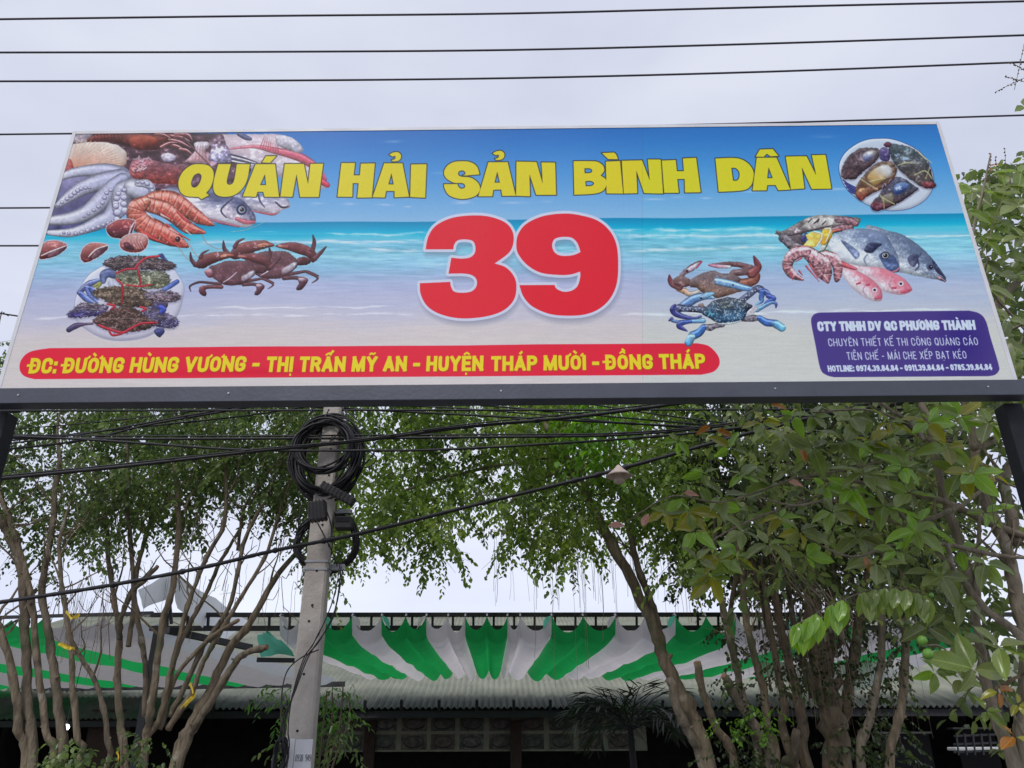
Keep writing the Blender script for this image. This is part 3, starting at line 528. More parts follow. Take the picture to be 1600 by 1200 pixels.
def seafood_right():
    f=FR(1200,325,.18125)
    # pale crab
    body(spl(f([(60,215),(150,185),(230,140),(320,90),(420,62),(560,62),(700,75),(790,90),(790,130),(740,160),(600,190),(540,230),(430,190),(300,220),(330,290),(280,360),(220,355),(100,280),(95,235)])),(140,128,128),(112,96,104),r=9,noise=.5,nc=(2.4,3),seed=301,spec=.5)
    body(spl(f([(290,170),(370,100),(480,80),(600,90),(640,130),(520,165),(380,190)])),(196,188,184),(170,160,160),r=7,noise=.3,seed=302)
    for P in ([(350,120),(380,90)],[(400,130),(440,95),(430,120)],[(470,140),(500,110)],[(160,240),(300,210),(420,180),(560,150)]): strk(f(P),[1,1.4,.8],(74,60,66),sm=False)
    for P in ([(600,100),(700,110),(760,140)],[(560,190),(640,170),(720,165)]): strk(f(P),[5,6,4],(140,110,120),(150,104,112),noise=.5)
    strk(f([(530,205),(620,185)]),[2,1.6],(214,110,100));strk(f([(80,200),(120,215)]),[2,1],(120,110,110));strk(f([(140,250),(200,310),(290,340)]),[6,8,6],(130,120,130),(140,124,128),noise=.5)
    strk(f([(330,235),(300,275),(340,270)]),[4,3,1],(70,66,120))
    # lemon
    body(spl(f([(480,180),(540,170),(560,220),(530,280),(470,330),(450,260)])),(226,186,80),(214,160,60),r=6)
    body(spl(f([(330,230),(400,200),(460,210),(465,260),(430,320),(370,340),(310,320),(345,275)])),(236,206,110),(230,196,110),r=6);strk(f([(400,200),(462,222),(460,270),(420,330)]),[1.4,1.4,1.2],(240,236,226))
    strk(f([(490,175),(540,185),(500,290)]),[1,1.4,1],(240,234,220))
    body(spl(f([(450,330),(500,320),(520,370),(450,380)])),(206,206,206),(190,190,196),r=3)
    strk(f([(345,340),(390,360),(430,380)]),[2,3,2],(36,84,54));strk(f([(440,380),(510,375),(550,410),(590,440)]),[1.4,3,1.4,1],(50,96,60));strk(f([(530,270),(500,340),(470,375)]),[1,.8,.6],(60,80,50))
    # back fish
    b=spl(f([(840,170),(920,160),(1010,190),(1150,230),(1280,310),(1400,420),(1480,530),(1530,600),(1525,640),(1460,620),(1380,610),(1200,570),(1100,540),(900,400)]))
    body(b,(104,116,144),(222,222,232),r=17,noise=.12,nc=(1.6,2),seed=311,spec=.25,grad=(-.8,1),dark=.7)
    speck(spl(f([(1080,260),(1200,300),(1280,380),(1180,420),(1100,340)])),(170,180,200),70,1.4,31,.6,ang=.5)
    body(spl(f([(1210,420),(1290,400),(1290,470),(1250,510),(1210,470)])),(70,74,104),(120,120,146),r=6,seed=312);strk(f([(1320,390),(1290,440),(1300,500),(1270,540)]),[1,1.3,1],(70,74,110))
    q=f([(1402,512)])[0];fill(ell(q[0],q[1],6.5,5.5),(90,94,120));fill(ell(q[0],q[1],3.4,3.2),(24,26,44));fill(ell(q[0]+.8,q[1]-.8,.9,.9),(200,200,210))
    body(spl(f([(1420,450),(1530,600),(1500,590),(1440,540)])),(50,56,86),(60,62,90),r=4);strk(f([(1470,600),(1525,635)]),[2.4,1],(206,150,160));strk(f([(1490,615),(1525,640)]),[.8,.6],(40,36,50))
    # bream
    b=spl(f([(520,330),(560,240),(640,200),(740,178),(880,185),(1000,220),(1070,320),(1120,420),(1130,500),(1125,550),(1050,550),(960,530),(840,505),(700,480),(590,430)]))
    body(b,(122,134,166),(236,236,244),r=20,noise=.1,nc=(1.8,2.4),seed=321,spec=.2,grad=(-.55,1),dark=.75)
    body(spl(f([(840,340),(880,300),(980,310),(940,350),(890,390),(830,370)])),(52,56,84),(60,62,90),r=5,soft=3,noise=.4);body(spl(f([(630,280),(700,310),(790,390),(760,440),(720,400)])),(110,120,156),(130,138,170),r=4,soft=2)
    strk(f([(860,400),(830,440),(850,490)]),[1,1.4,1],(120,126,160),alpha=.7);body(spl(f([(960,400),(1060,400),(1120,470),(1128,550),(1050,550),(1000,500)])),(84,98,140),(96,110,150),r=9,soft=3,noise=.3,seed=5)
    q=f([(1010,410)])[0];fill(ell(q[0],q[1],7,6),(60,62,84));fill(ell(q[0],q[1]+.3,5,4.2),(196,190,190));fill(ell(q[0]+.3,q[1]+.3,3.4,3.2),(20,22,34));fill(ell(q[0]-1,q[1]-.8,1,1),(235,235,240))
    strk(f([(1080,550),(1110,540),(1128,520)]),[1.6,1.6,1],(196,120,140))
    # pink fish
    for P,eye,sd in (([(580,440),(700,480),(820,505),(960,515),(1080,560),(1180,620),(1235,690),(1230,720),(1160,748),(1080,740),(980,710),(880,640),(740,540)],(1145,655),331),([(580,445),(680,500),(800,560),(900,620),(970,700),(985,760),(970,800),(900,798),(820,760),(720,680),(640,570),(600,500)],(920,708),332)):
        p=spl(f(P));outl(p,(196,150,170),.5);body(p,(220,128,146),(236,222,230),r=12,noise=.08,nc=(3,3),seed=sd,spec=.15,grad=(-.9,1),dark=.8)
        q=f([eye])[0];fill(ell(q[0],q[1],5.4,4.8),(206,150,170));fill(ell(q[0],q[1],4,3.6),(236,226,232));fill(ell(q[0],q[1],2.2,2.1),(70,30,50))
        strk(f([(eye[0]-70,eye[1]-60),(eye[0]-100,eye[1]),(eye[0]-70,eye[1]+50)]),[.8,1.2,.8],(190,150,176),alpha=.7)
        strk(f([(eye[0]+10,eye[1]+70),(eye[0]+55,eye[1]+60)]),[2.4,1.6],(224,80,110),alpha=.8)
    for P in ([(765,655),(795,645)],[(1070,690),(1100,690)],[(850,665),(870,660)]): strk(f(P),[1.2,1.6],(206,70,90))
    strk(f([(580,460),(660,490),(760,525)]),[5,4,2],(196,80,76),(214,110,130))
    # prawns
    for P,w,s in (([(480,400),(560,430),(600,500),(600,590),(590,630)],[6,9,8,6,2],343),([(420,420),(480,480),(510,560),(515,640)],[9,11,8,2],342),([(340,380),(400,430),(440,500),(450,560),(520,640)],[10,12,10,7,2],341),([(330,370),(250,380),(190,430),(170,500),(210,570),(300,615)],[8,10,9,8,7,2],344)):
        strk(f(P),w,(206,150,160),(150,96,104),noise=.6,seed=s,spec=.4)
        a=spl([tuple(p) for p in f(P)],False,6)
        for i in range(1,len(a)-3,3):
            dx,dy=a[i+1][0]-a[i][0],a[i+1][1]-a[i][1];L=math.hypot(dx,dy)+1e-6
            strk([(a[i][0]-dy/L*6,a[i][1]+dx/L*6),(a[i][0]+dy/L*6,a[i][1]-dx/L*6)],[.5,.7],(236,206,212),shade=0,alpha=.6,sm=False,spec=0)
    for P in ([(270,540),(300,580)],[(330,500),(380,560),(440,630)],[(360,480),(430,600)],[(200,560),(215,620)],[(290,430),(240,460)]): strk(f(P),[1.6,.6],(200,90,104),sm=False)
    for x,y in ((390,465),(445,475),(480,560)): q=f([(x,y)])[0];fill(ell(q[0],q[1],1.8,2),(80,60,70),soft=2)
def plate_right():
    f=FR(1300,210,.10834)
    pl=spl(f([(690,65),(860,75),(1060,140),(1240,240),(1370,380),(1450,560),(1462,700),(1420,850),(1300,980),(1120,1070),(920,1102),(780,1095),(560,1040),(400,950),(240,820),(150,680),(105,530),(115,400),(200,260),(360,140),(520,80)]))
    outl(pl,(52,66,120),.8);body(pl,(200,204,220),(208,210,224),r=7,noise=.02,seed=1,dark=.95,spec=0,jag=0)
    for i in range(4): strk(f([(160+i*24,660+i*50),(230+i*20,720+i*40),(340,780+i*24)]),[1,1.6,2],(60,66,130))
    def blob(P,c1,c2,s,sp=.4,nc=(3,4)):
        p=spl(f(P));w=win(p,8);sd=polysd([(a,b+1.5) for a,b in p],w[2],w[3]);lay(w,np.clip(.5-(sd-1)/3,0,1)*.4,col3((70,56,80)));body(p,c1,c2,r=6,noise=.5,nc=nc,seed=s,spec=sp,jag=1.6,dark=.6);speck(p,(50,40,48),26,3,s,.5);speck(p,(170,164,160),18,2,s+1,.5)
    blob([(830,150),(960,150),(1130,190),(1280,300),(1400,450),(1460,660),(1500,740),(1420,780),(1300,760),(1120,640),(960,500),(850,330)],(88,98,106),(84,74,74),401)
    speck(spl(f([(880,230),(1000,280),(1130,350),(1080,400),(930,370)])),(176,196,226),30,2.4,41,.7)
    blob([(560,1050),(600,960),(680,880),(760,720),(880,620),(1040,640),(1180,740),(1250,790),(1180,840),(1060,930),(960,990),(860,1040),(640,1110)],(90,90,110),(90,72,80),402)
    body(spl(f([(900,740),(1030,690),(1120,740),(1000,850),(900,860)])),(110,130,176),(70,90,140),r=8,soft=4,noise=.3);speck(spl(f([(900,760),(1010,720),(1010,800),(930,830)])),(206,214,232),10,3.4,42,.9)
    body(spl(f([(720,900),(860,850),(900,940),(850,1010),(730,1000)])),(130,122,112),(120,104,92),r=6,soft=3)
    blob([(140,620),(150,480),(220,340),(330,250),(400,205),(560,195),(650,210),(700,270),(640,380),(500,500),(380,600),(300,650)],(100,84,92),(96,74,80),403)
    body(spl(f([(480,260),(600,230),(640,280),(560,360),(480,400),(430,330)])),(190,180,180),(120,124,160),r=7,soft=4,noise=.35)
    blob([(340,880),(350,760),(420,640),(560,480),(700,400),(860,400),(930,500),(900,620),(800,740),(640,830),(500,900),(420,960)],(110,88,76),(120,84,70),404,.3)
    body(spl(f([(510,600),(640,480),(780,440),(860,500),(850,600),(760,650),(620,740),(540,680)])),(216,210,214),(196,160,110),r=9,soft=4,noise=.15,seed=7,grad=(-1,1))
    speck(spl(f([(660,800),(760,700),(860,610),(840,700),(720,790)])),(180,176,206),16,2.,43,.8)
    body(spl(f([(340,880),(380,800),(470,780),(500,870),(420,955)])),(170,120,90),(130,70,64),r=5,noise=.5,seed=8)
    body(spl(f([(740,150),(790,110),(850,130),(840,180),(780,190)])),(110,70,84),(90,56,76),r=4);body(spl(f([(680,230),(760,190),(830,250),(820,380),(700,370)])),(96,84,120),(80,70,110),r=5,noise=.5)
    body(spl(f([(560,1050),(600,970),(700,990),(860,1030),(760,1070),(640,1110)])),(110,60,70),(90,52,66),r=5,noise=.4);body(spl(f([(1300,690),(1440,690),(1500,735),(1420,780),(1310,760)])),(120,60,66),(100,50,60),r=5,noise=.4)
    for P in ([(400,640),(520,720),(660,800)],[(690,880),(740,960),(750,1070)],[(700,900),(800,960),(900,1010)],[(1350,640),(1410,480)],[(1200,590),(1340,530),(1440,640)],[(950,450),(1060,415),(1180,420)],[(540,690),(680,650),(760,640)],[(1220,230),(1320,330),(1440,420)]): strk(f(P),[.9,1.1,.8],(190,180,140),alpha=.8,shade=.2)
    speck(spl(f([(900,1000),(1060,900),(1180,840),(1200,860),(1060,950)])),(90,60,80),16,2,44,.8)
def make_art():
    beach();seafood_left();plate_left();crabs_left();plate_right();seafood_right();number();headline();bars();crabs_right()
    # fine weave and veil of the vinyl
    g_=art.mean(2,keepdims=True);art[...]=np.clip(g_+(art-g_)*1.10,0,1);art[...]=np.clip((art-.5)*1.10+.535,0,1);X_=(np.arange(AW)+.5)/AS+AX0;art[:,np.abs(X_-1004)<.5]*=.9;art[:,X_>1004]=np.clip(art[:,X_>1004]*np.array([.97,1.015,1.0],np.float32),0,1);n=vnoise(AH,AW,2,2,77,2);art[...]=np.clip(art*(1+(n[...,None]-.5)*.05),0,1)
    return art
# ================================================================ helpers
rnd=random.Random(11)
def ray(px,py):
    f,F,R,U,L=CAM;return F+R*(px-800)/f+U*(600-py)/f
def P(px,py,Y):
    """point of the place seen at (px,py) of the photograph on the plane Y"""
    d=ray(px,py);return CAM[4]+d*(Y/d[1])
def dep(p): return float((np.asarray(p)-CAM[4])@CAM[1])
def rad(p,wpx): return wpx*.5/CAM[0]*dep(p)
def frame(pxh):
    d=ray(pxh,1176);d[2]=0;d/=np.linalg.norm(d);return d,np.array([d[1],-d[0],0.])
D1,X1=frame(768)      # the building and its middle awning
D2,X2=frame(1000)     # the left awning
def PF(px,py,dist,D):
    d=ray(px,py);return CAM[4]+d*(dist/(d@D))
def W(D,X,x,d,z): return D*d+X*x+np.array([0,0,z])
C=scene.collection
def setp(o,label=None,cat=None,group=None,kind=None):
    if label:o['label']=label
    if cat:o['category']=cat
    if group:o['group']=group
    if kind:o['kind']=kind
    return o
def thing(name,loc,label,cat,group=None):
    o=bpy.data.objects.new(name,None);C.objects.link(o);o.location=[float(v) for v in loc];o.empty_display_size=.2
    return setp(o,label,cat,group)
class MB:
    def __init__(s): s.v=[];s.f=[];s.n=0;s.m=[]
    def add(s,v,f,mi=0):
        v=np.asarray(v,float).reshape(-1,3);s.v.append(v)
        for q in f: s.f.append(tuple(int(i)+s.n for i in q));s.m.append(mi)
        s.n+=len(v)
    def box(s,c,sz,ax=None,mi=0,tap=1.0):
        A=np.eye(3) if ax is None else np.asarray(ax,float)
        h=np.asarray(sz,float)/2;v=[]
        for z in (-1,1):
            k=1 if z<0 else tap
            for x,y in ((-1,-1),(1,-1),(1,1),(-1,1)): v.append(np.asarray(c,float)+A[0]*x*h[0]*k+A[1]*y*h[1]*k+A[2]*z*h[2])
        s.add(v,[(3,2,1,0),(4,5,6,7),(0,1,5,4),(1,2,6,5),(2,3,7,6),(3,0,4,7)],mi)
    def beam(s,a,b,w,h,up=(0,0,1)):
        a=np.asarray(a,float);b=np.asarray(b,float);d=b-a;L=np.linalg.norm(d);d/=L
        x=np.cross(d,up);x/=np.linalg.norm(x)+1e-9;u=np.cross(x,d)
        s.box((a+b)/2,(w,L,h),(x,d,u))
    def tube(s,pts,rs,n=7,jit=0,seed=0,cap=True):
        pts=[np.asarray(p,float) for p in pts];m=len(pts)
        if np.isscalar(rs): rs=[rs]*m
        r=random.Random(seed);ref=np.array([.13,.31,.94]);v=[];px=None
        for i in range(m):
            t=pts[min(i+1,m-1)]-pts[max(i-1,0)];t/=np.linalg.norm(t)+1e-12
            if px is None: x=np.cross(t,ref);x/=np.linalg.norm(x)+1e-12
            else:
                x=px-t*(px@t);nn=np.linalg.norm(x);x=x/nn if nn>1e-6 else np.cross(t,ref)
            px=x;y=np.cross(t,x)
            for k in range(n):
                a=2*math.pi*k/n;q=rs[i]*(1+(r.uniform(-jit,jit) if jit else 0));v.append(pts[i]+(x*math.cos(a)+y*math.sin(a))*q)
        f=[(i*n+k,i*n+(k+1)%n,(i+1)*n+(k+1)%n,(i+1)*n+k) for i in range(m-1) for k in range(n)]
        if cap: f+=[tuple(range(n-1,-1,-1)),tuple((m-1)*n+k for k in range(n))]
        s.add(v,f)
    def grid(s,G,mi=0,flip=False):
        G=np.asarray(G,float);a,b=G.shape[:2]
        f=[(i*b+j,(i+1)*b+j,(i+1)*b+j+1,i*b+j+1) for i in range(a-1) for j in range(b-1)]
        if flip:f=[q[::-1] for q in f]
        s.add(G.reshape(-1,3),f,mi)
    def build(s,name,mats,root=None,smooth=False,kind=None,bevel=0):
        me=bpy.data.meshes.new(name);V=np.concatenate(s.v) if s.v else np.zeros((0,3))
        if root is not None: V=V-np.array(ABS[root.name])
        me.from_pydata(V.tolist(),[],s.f);me.update()
        if not isinstance(mats,(list,tuple)):mats=[mats]
        for m in mats: me.materials.append(m)
        if len(mats)>1: me.polygons.foreach_set('material_index',s.m)
        if smooth: me.polygons.foreach_set('use_smooth',[True]*len(me.polygons))
        o=bpy.data.objects.new(name,me);C.objects.link(o)
        if root is not None:o.parent=root
        ABS[o.name]=ABS[root.name] if root is not None else (0,0,0)
        if kind:o['kind']=kind
        if bevel:
            b=o.modifiers.new('bevel','BEVEL');b.width=bevel;b.segments=2;b.limit_method='ANGLE'
        return o
ABS={}
def T(name,loc,label,cat,group=None):
    o=thing(name,loc,label,cat,group);ABS[o.name]=tuple(float(v) for v in loc);return o
def one(mb,name,mats,label,cat,group=None,loc=None,**k):
    """a thing that is one mesh"""
    V=np.concatenate(mb.v);c=V.mean(0) if loc is None else np.asarray(loc,float)
    mb.v=[v-c for v in mb.v];o=mb.build(name,mats,None,**k);o.location=[float(x) for x in c];ABS[o.name]=tuple(o.location)
    return setp(o,label,cat,group)
def leaves(name,base,dirn,nrm,L,Wd,mat,root,kind='stuff',fold=.18,droop=.12):
    """many leaves: five points, two folded blades each"""
    base=np.asarray(base,float);d=np.asarray(dirn,float);d/=np.linalg.norm(d,axis=1,keepdims=True)+1e-9
    n=np.asarray(nrm,float);n=n-d*(n*d).sum(1,keepdims=True);n/=np.linalg.norm(n,axis=1,keepdims=True)+1e-9
    s=np.cross(d,n);L=np.asarray(L,float)[:,None];Wd=np.asarray(Wd,float)[:,None]
    V=np.stack([base,base+d*L*.28-s*Wd*.46+n*Wd*fold,base+d*L*.66-s*Wd*.42+n*(Wd*fold-L*droop*.4),base+d*L*.5-n*Wd*.05,base+d*L*.28+s*Wd*.46+n*Wd*fold,base+d*L*.66+s*Wd*.42+n*(Wd*fold-L*droop*.4),base+d*L-n*L*droop],1)
    m=len(base);V=V.reshape(-1,3)
    if root is not None:V=V-np.array(ABS[root.name])
    idx=(np.arange(m)*7)[:,None]+np.array([[0,1,2,6,3,0,3,6,5,4]]);idx=idx.reshape(-1)
    me=bpy.data.meshes.new(name);me.vertices.add(m*7);me.vertices.foreach_set('co',V.astype(np.float32).ravel())
    me.loops.add(m*10);me.loops.foreach_set('vertex_index',idx.astype(np.int32))
    me.polygons.add(m*2);me.polygons.foreach_set('loop_start',np.arange(0,m*10,5,dtype=np.int32));me.polygons.foreach_set('loop_total',np.full(m*2,5,np.int32))
    me.update(calc_edges=True);me.validate()
    me.materials.append(mat);o=bpy.data.objects.new(name,me);C.objects.link(o)
    if root is not None:o.parent=root
    ABS[o.name]=ABS[root.name] if root is not None else (0,0,0)
    if kind:o['kind']=kind
    return o
def cat3(pts,n=5):
    """smooth curve through 3-D points"""
    P_=[np.asarray(p,float) for p in pts];m=len(P_);o=[]
    for i in range(m-1):
        p0=P_[max(i-1,0)];p1=P_[i];p2=P_[i+1];p3=P_[min(i+2,m-1)]
        for k in range(n):
            t=k/n;o.append(.5*((2*p1)+(-p0+p2)*t+(2*p0-5*p1+4*p2-p3)*t*t+(-p0+3*p1-3*p2+p3)*t**3))
    o.append(P_[-1]);return o

# ================================================================ materials
def bark(name,c,c2):
    m=mat(name,c,.92,c2,13,.9,30);t=m.node_tree;tc=[n for n in t.nodes if n.type=='TEX_COORD'][0];mp=t.nodes.new('ShaderNodeMapping');mp.inputs['Scale'].default_value=(1.5,1.5,.32);t.links.new(tc.outputs['Object'],mp.inputs[0])
    for n in [n for n in t.nodes if n.type=='TEX_NOISE']: t.links.new(mp.outputs[0],n.inputs['Vector'])
    b=t.nodes['Principled BSDF'];src=b.inputs['Base Color'].links[0].from_socket
    for sc,col,lo,am in ((2.2,(.085,.10,.045,1),.58,.7),(5.5,(.42,.40,.34,1),.64,.6),(3.1,(.05,.04,.03,1),.6,.7)):
        n=t.nodes.new('ShaderNodeTexNoise');n.inputs['Scale'].default_value=sc;n.inputs['Detail'].default_value=6;t.links.new(tc.outputs['Object'],n.inputs['Vector'])
        q=t.nodes.new('ShaderNodeMapRange');q.inputs['From Min'].default_value=lo;q.inputs['From Max'].default_value=lo+.08;q.inputs['To Max'].default_value=am;t.links.new(n.outputs['Fac'],q.inputs['Value'])
        x=t.nodes.new('ShaderNodeMix');x.data_type='RGBA';x.inputs['B'].default_value=col;t.links.new(q.outputs[0],x.inputs['Factor']);t.links.new(src,x.inputs['A']);src=x.outputs['Result']
    t.links.new(src,b.inputs['Base Color']);return m
def mat(name,c,rough=.7,c2=None,scale=6,bump=0,bscale=None,metal=0,detail=6,spec=.5,wave=None):
    m=bpy.data.materials.new(name);m.use_nodes=True;t=m.node_tree;b=t.nodes['Principled BSDF']
    b.inputs['Base Color'].default_value=(*c,1);b.inputs['Roughness'].default_value=rough;b.inputs['Metallic'].default_value=metal
    b.inputs['Specular IOR Level'].default_value=spec
    tc=t.nodes.new('ShaderNodeTexCoord')
    if c2 is not None:
        n=t.nodes.new('ShaderNodeTexNoise');n.inputs['Scale'].default_value=scale;n.inputs['Detail'].default_value=detail;n.inputs['Roughness'].default_value=.6
        t.links.new(tc.outputs['Object'],n.inputs['Vector'])
        r=t.nodes.new('ShaderNodeValToRGB');r.color_ramp.elements[0].position=.33;r.color_ramp.elements[0].color=(*c,1);r.color_ramp.elements[1].position=.68;r.color_ramp.elements[1].color=(*c2,1)
        t.links.new(n.outputs['Fac'],r.inputs[0]);t.links.new(r.outputs[0],b.inputs['Base Color'])
        q=t.nodes.new('ShaderNodeMapRange');q.inputs['To Min'].default_value=max(.05,rough-.12);q.inputs['To Max'].default_value=min(1,rough+.15)
        t.links.new(n.outputs['Fac'],q.inputs['Value']);t.links.new(q.outputs[0],b.inputs['Roughness'])
    if bump:
        n=t.nodes.new('ShaderNodeTexNoise');n.inputs['Scale'].default_value=bscale or scale*4;n.inputs['Detail'].default_value=8
        t.links.new(tc.outputs['Object'],n.inputs['Vector'])
        k=t.nodes.new('ShaderNodeBump');k.inputs['Strength'].default_value=bump;k.inputs['Distance'].default_value=.02
        t.links.new(n.outputs['Fac'],k.inputs['Height']);t.links.new(k.outputs[0],b.inputs['Normal'])
    return m
def leafmat(name,cols,trans=.45,rough=.3,spec=.65):
    """leaves differ one from the next; light shines through them"""
    m=bpy.data.materials.new(name);m.use_nodes=True;t=m.node_tree;b=t.nodes['Principled BSDF'];o=t.nodes['Material Output']
    g=t.nodes.new('ShaderNodeNewGeometry');r=t.nodes.new('ShaderNodeValToRGB');cr=r.color_ramp
    for i,c in enumerate(cols):
        p=i/(len(cols)-1)
        e=cr.elements[i] if i<2 else cr.elements.new(p)
        e.position=p
    for i,e in enumerate(sorted(cr.elements,key=lambda e:e.position)): e.color=(*cols[i],1)
    n=t.nodes.new('ShaderNodeTexNoise');n.inputs['Scale'].default_value=1.1;n.inputs['Detail'].default_value=3
    tc=t.nodes.new('ShaderNodeTexCoord');t.links.new(tc.outputs['Object'],n.inputs['Vector'])
    a=t.nodes.new('ShaderNodeMath');a.operation='MULTIPLY_ADD';a.inputs[1].default_value=.55;a.use_clamp=True
    mr=t.nodes.new('ShaderNodeMapRange');mr.inputs['From Min'].default_value=.3;mr.inputs['From Max'].default_value=.7;mr.inputs['To Min'].default_value=-.05;mr.inputs['To Max'].default_value=.5
    t.links.new(n.outputs['Fac'],mr.inputs['Value']);t.links.new(g.outputs['Random Per Island'],a.inputs[0]);t.links.new(mr.outputs[0],a.inputs[2])
    t.links.new(a.outputs[0],r.inputs[0]);t.links.new(r.outputs[0],b.inputs['Base Color'])
    b.inputs['Roughness'].default_value=rough;b.inputs['Specular IOR Level'].default_value=spec
    tr=t.nodes.new('ShaderNodeBsdfTranslucent');h=t.nodes.new('ShaderNodeHueSaturation');h.inputs['Saturation'].default_value=1.15;h.inputs['Value'].default_value=1.5
    t.links.new(r.outputs[0],h.inputs['Color']);t.links.new(h.outputs[0],tr.inputs[0])
    x=t.nodes.new('ShaderNodeMixShader');x.inputs[0].default_value=trans;t.links.new(b.outputs[0],x.inputs[1]);t.links.new(tr.outputs[0],x.inputs[2]);t.links.new(x.outputs[0],o.inputs[0])
    return m
def clothmat(name,c,trans=.35,c2=None):
    m=mat(name,c,.65,c2 or tuple(v*.8 for v in c),2.5,.15,9);t=m.node_tree;b=t.nodes['Principled BSDF'];o=t.nodes['Material Output']
    tr=t.nodes.new('ShaderNodeBsdfTranslucent');tr.inputs[0].default_value=(*c,1);x=t.nodes.new('ShaderNodeMixShader');x.inputs[0].default_value=trans
    t.links.new(b.outputs[0],x.inputs[1]);t.links.new(tr.outputs[0],x.inputs[2]);t.links.new(x.outputs[0],o.inputs[0]);return m
M={}
M['steel']=mat('painted_dark_steel',(.010,.011,.015),.6,(.018,.02,.026),9,.05,60,spec=.25)
M['rail']=mat('sign_rail_paint',(.066,.073,.10),.42,(.05,.056,.078),5,.08,40)
M['white_edge']=mat('white_banner_hem',(.72,.73,.76),.5,(.62,.62,.64),4)
M['backflex']=clothmat('banner_back',(.7,.7,.7),.3)
M['concrete']=mat('pole_concrete',(.52,.48,.43),.85,(.37,.335,.30),5,.35,45)
M['bark']=bark('bark_brown',(.125,.096,.064),(.30,.24,.165))
M['bark2']=bark('bark_grey',(.10,.08,.055),(.26,.21,.15))
M['bark3']=bark('bark_pale',(.15,.125,.09),(.30,.25,.19))
M['cut']=mat('cut_wood',(.36,.2,.11),.8,(.26,.14,.08),20)
M['twig']=mat('twig',(.16,.12,.09),.9)
M['root']=mat('aerial_root',(.14,.10,.075),.95)
M['cable']=mat('cable_black',(.006,.006,.009),.55,(.012,.012,.016),30)
M['skycable']=mat('cable_weathered',(.045,.04,.06),.6,(.07,.062,.085),9)
M['plastic']=mat('closure_black',(.018,.018,.022),.5,(.03,.03,.036),18,.1,60)
M['galv']=mat('galvanised',(.42,.43,.45),.45,(.3,.31,.33),14,metal=.6)
M['paper']=mat('paper',(.72,.73,.76),.8,(.62,.63,.66),7)
M['ink']=mat('ink',(.10,.10,.13),.8)
M['hole']=mat('hole_dark',(.02,.018,.016),.95)
M['green']=clothmat('awning_green',(.018,.40,.095),.52,(.014,.24,.06))
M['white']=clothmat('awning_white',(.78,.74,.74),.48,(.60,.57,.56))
M['white2']=clothmat('awning_white_greyer',(.50,.48,.47),.38,(.36,.345,.335));M['tarp2']=clothmat('tarp_grey_white',(.55,.58,.6),.35)  # greyer version of the awning white, for the left awning
M['teal']=clothmat('awning_teal',(.18,.78,.56),.65)
M['tarp']=clothmat('tarp_white',(.86,.88,.9),.65,(.78,.8,.83))
M['black']=mat('black_iron',(.016,.017,.02),.5,(.026,.026,.03),10)
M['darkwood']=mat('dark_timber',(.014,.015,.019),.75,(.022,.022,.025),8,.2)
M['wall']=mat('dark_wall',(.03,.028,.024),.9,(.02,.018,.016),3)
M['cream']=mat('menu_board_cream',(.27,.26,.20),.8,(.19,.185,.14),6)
M['brickred']=mat('brick_red',(.05,.026,.02),.85,(.035,.02,.016),12,.4,60)
M['lampshade']=mat('lampshade_cream',(.62,.50,.44),.7,(.5,.40,.36),14)
M['yellow']=mat('yellow_ribbon',(.72,.52,.03),.5,(.6,.42,.03),20)
M['fruit']=mat('green_fruit',(.18,.38,.05),.45,(.12,.28,.04),12)
M['ground']=mat('ground_concrete',(.20,.185,.165),.9,(.14,.13,.115),1.5,.3,12)
M['asphalt']=mat('asphalt',(.055,.055,.055),.9,(.04,.04,.042),3,.4,60)
M['paint']=mat('road_paint',(.7,.7,.68),.7,(.55,.55,.53),8)
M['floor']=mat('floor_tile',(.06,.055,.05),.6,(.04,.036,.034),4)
M['pale']=mat('pale_table',(.5,.5,.49),.5,(.4,.4,.39),4)
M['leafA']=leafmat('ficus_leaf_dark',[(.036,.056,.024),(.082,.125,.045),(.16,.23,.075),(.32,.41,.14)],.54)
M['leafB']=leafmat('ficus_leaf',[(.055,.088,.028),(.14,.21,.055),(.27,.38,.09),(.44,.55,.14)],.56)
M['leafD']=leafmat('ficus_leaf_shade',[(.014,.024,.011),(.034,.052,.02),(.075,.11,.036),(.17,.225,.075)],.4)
M['leafC']=leafmat('broad_leaf',[(.055,.08,.035),(.12,.165,.06),(.21,.27,.085),(.34,.39,.12)],.5)
M['bright']=leafmat('young_leaf',[(.10,.21,.03),(.16,.33,.04),(.24,.44,.06)],.5)
M['shrub']=leafmat('shrub_leaf',[(.05,.13,.03),(.09,.2,.04),(.15,.28,.06)],.45)
M['palm']=leafmat('palm_leaf',[(.014,.024,.012),(.024,.038,.018),(.036,.055,.024)],.2)
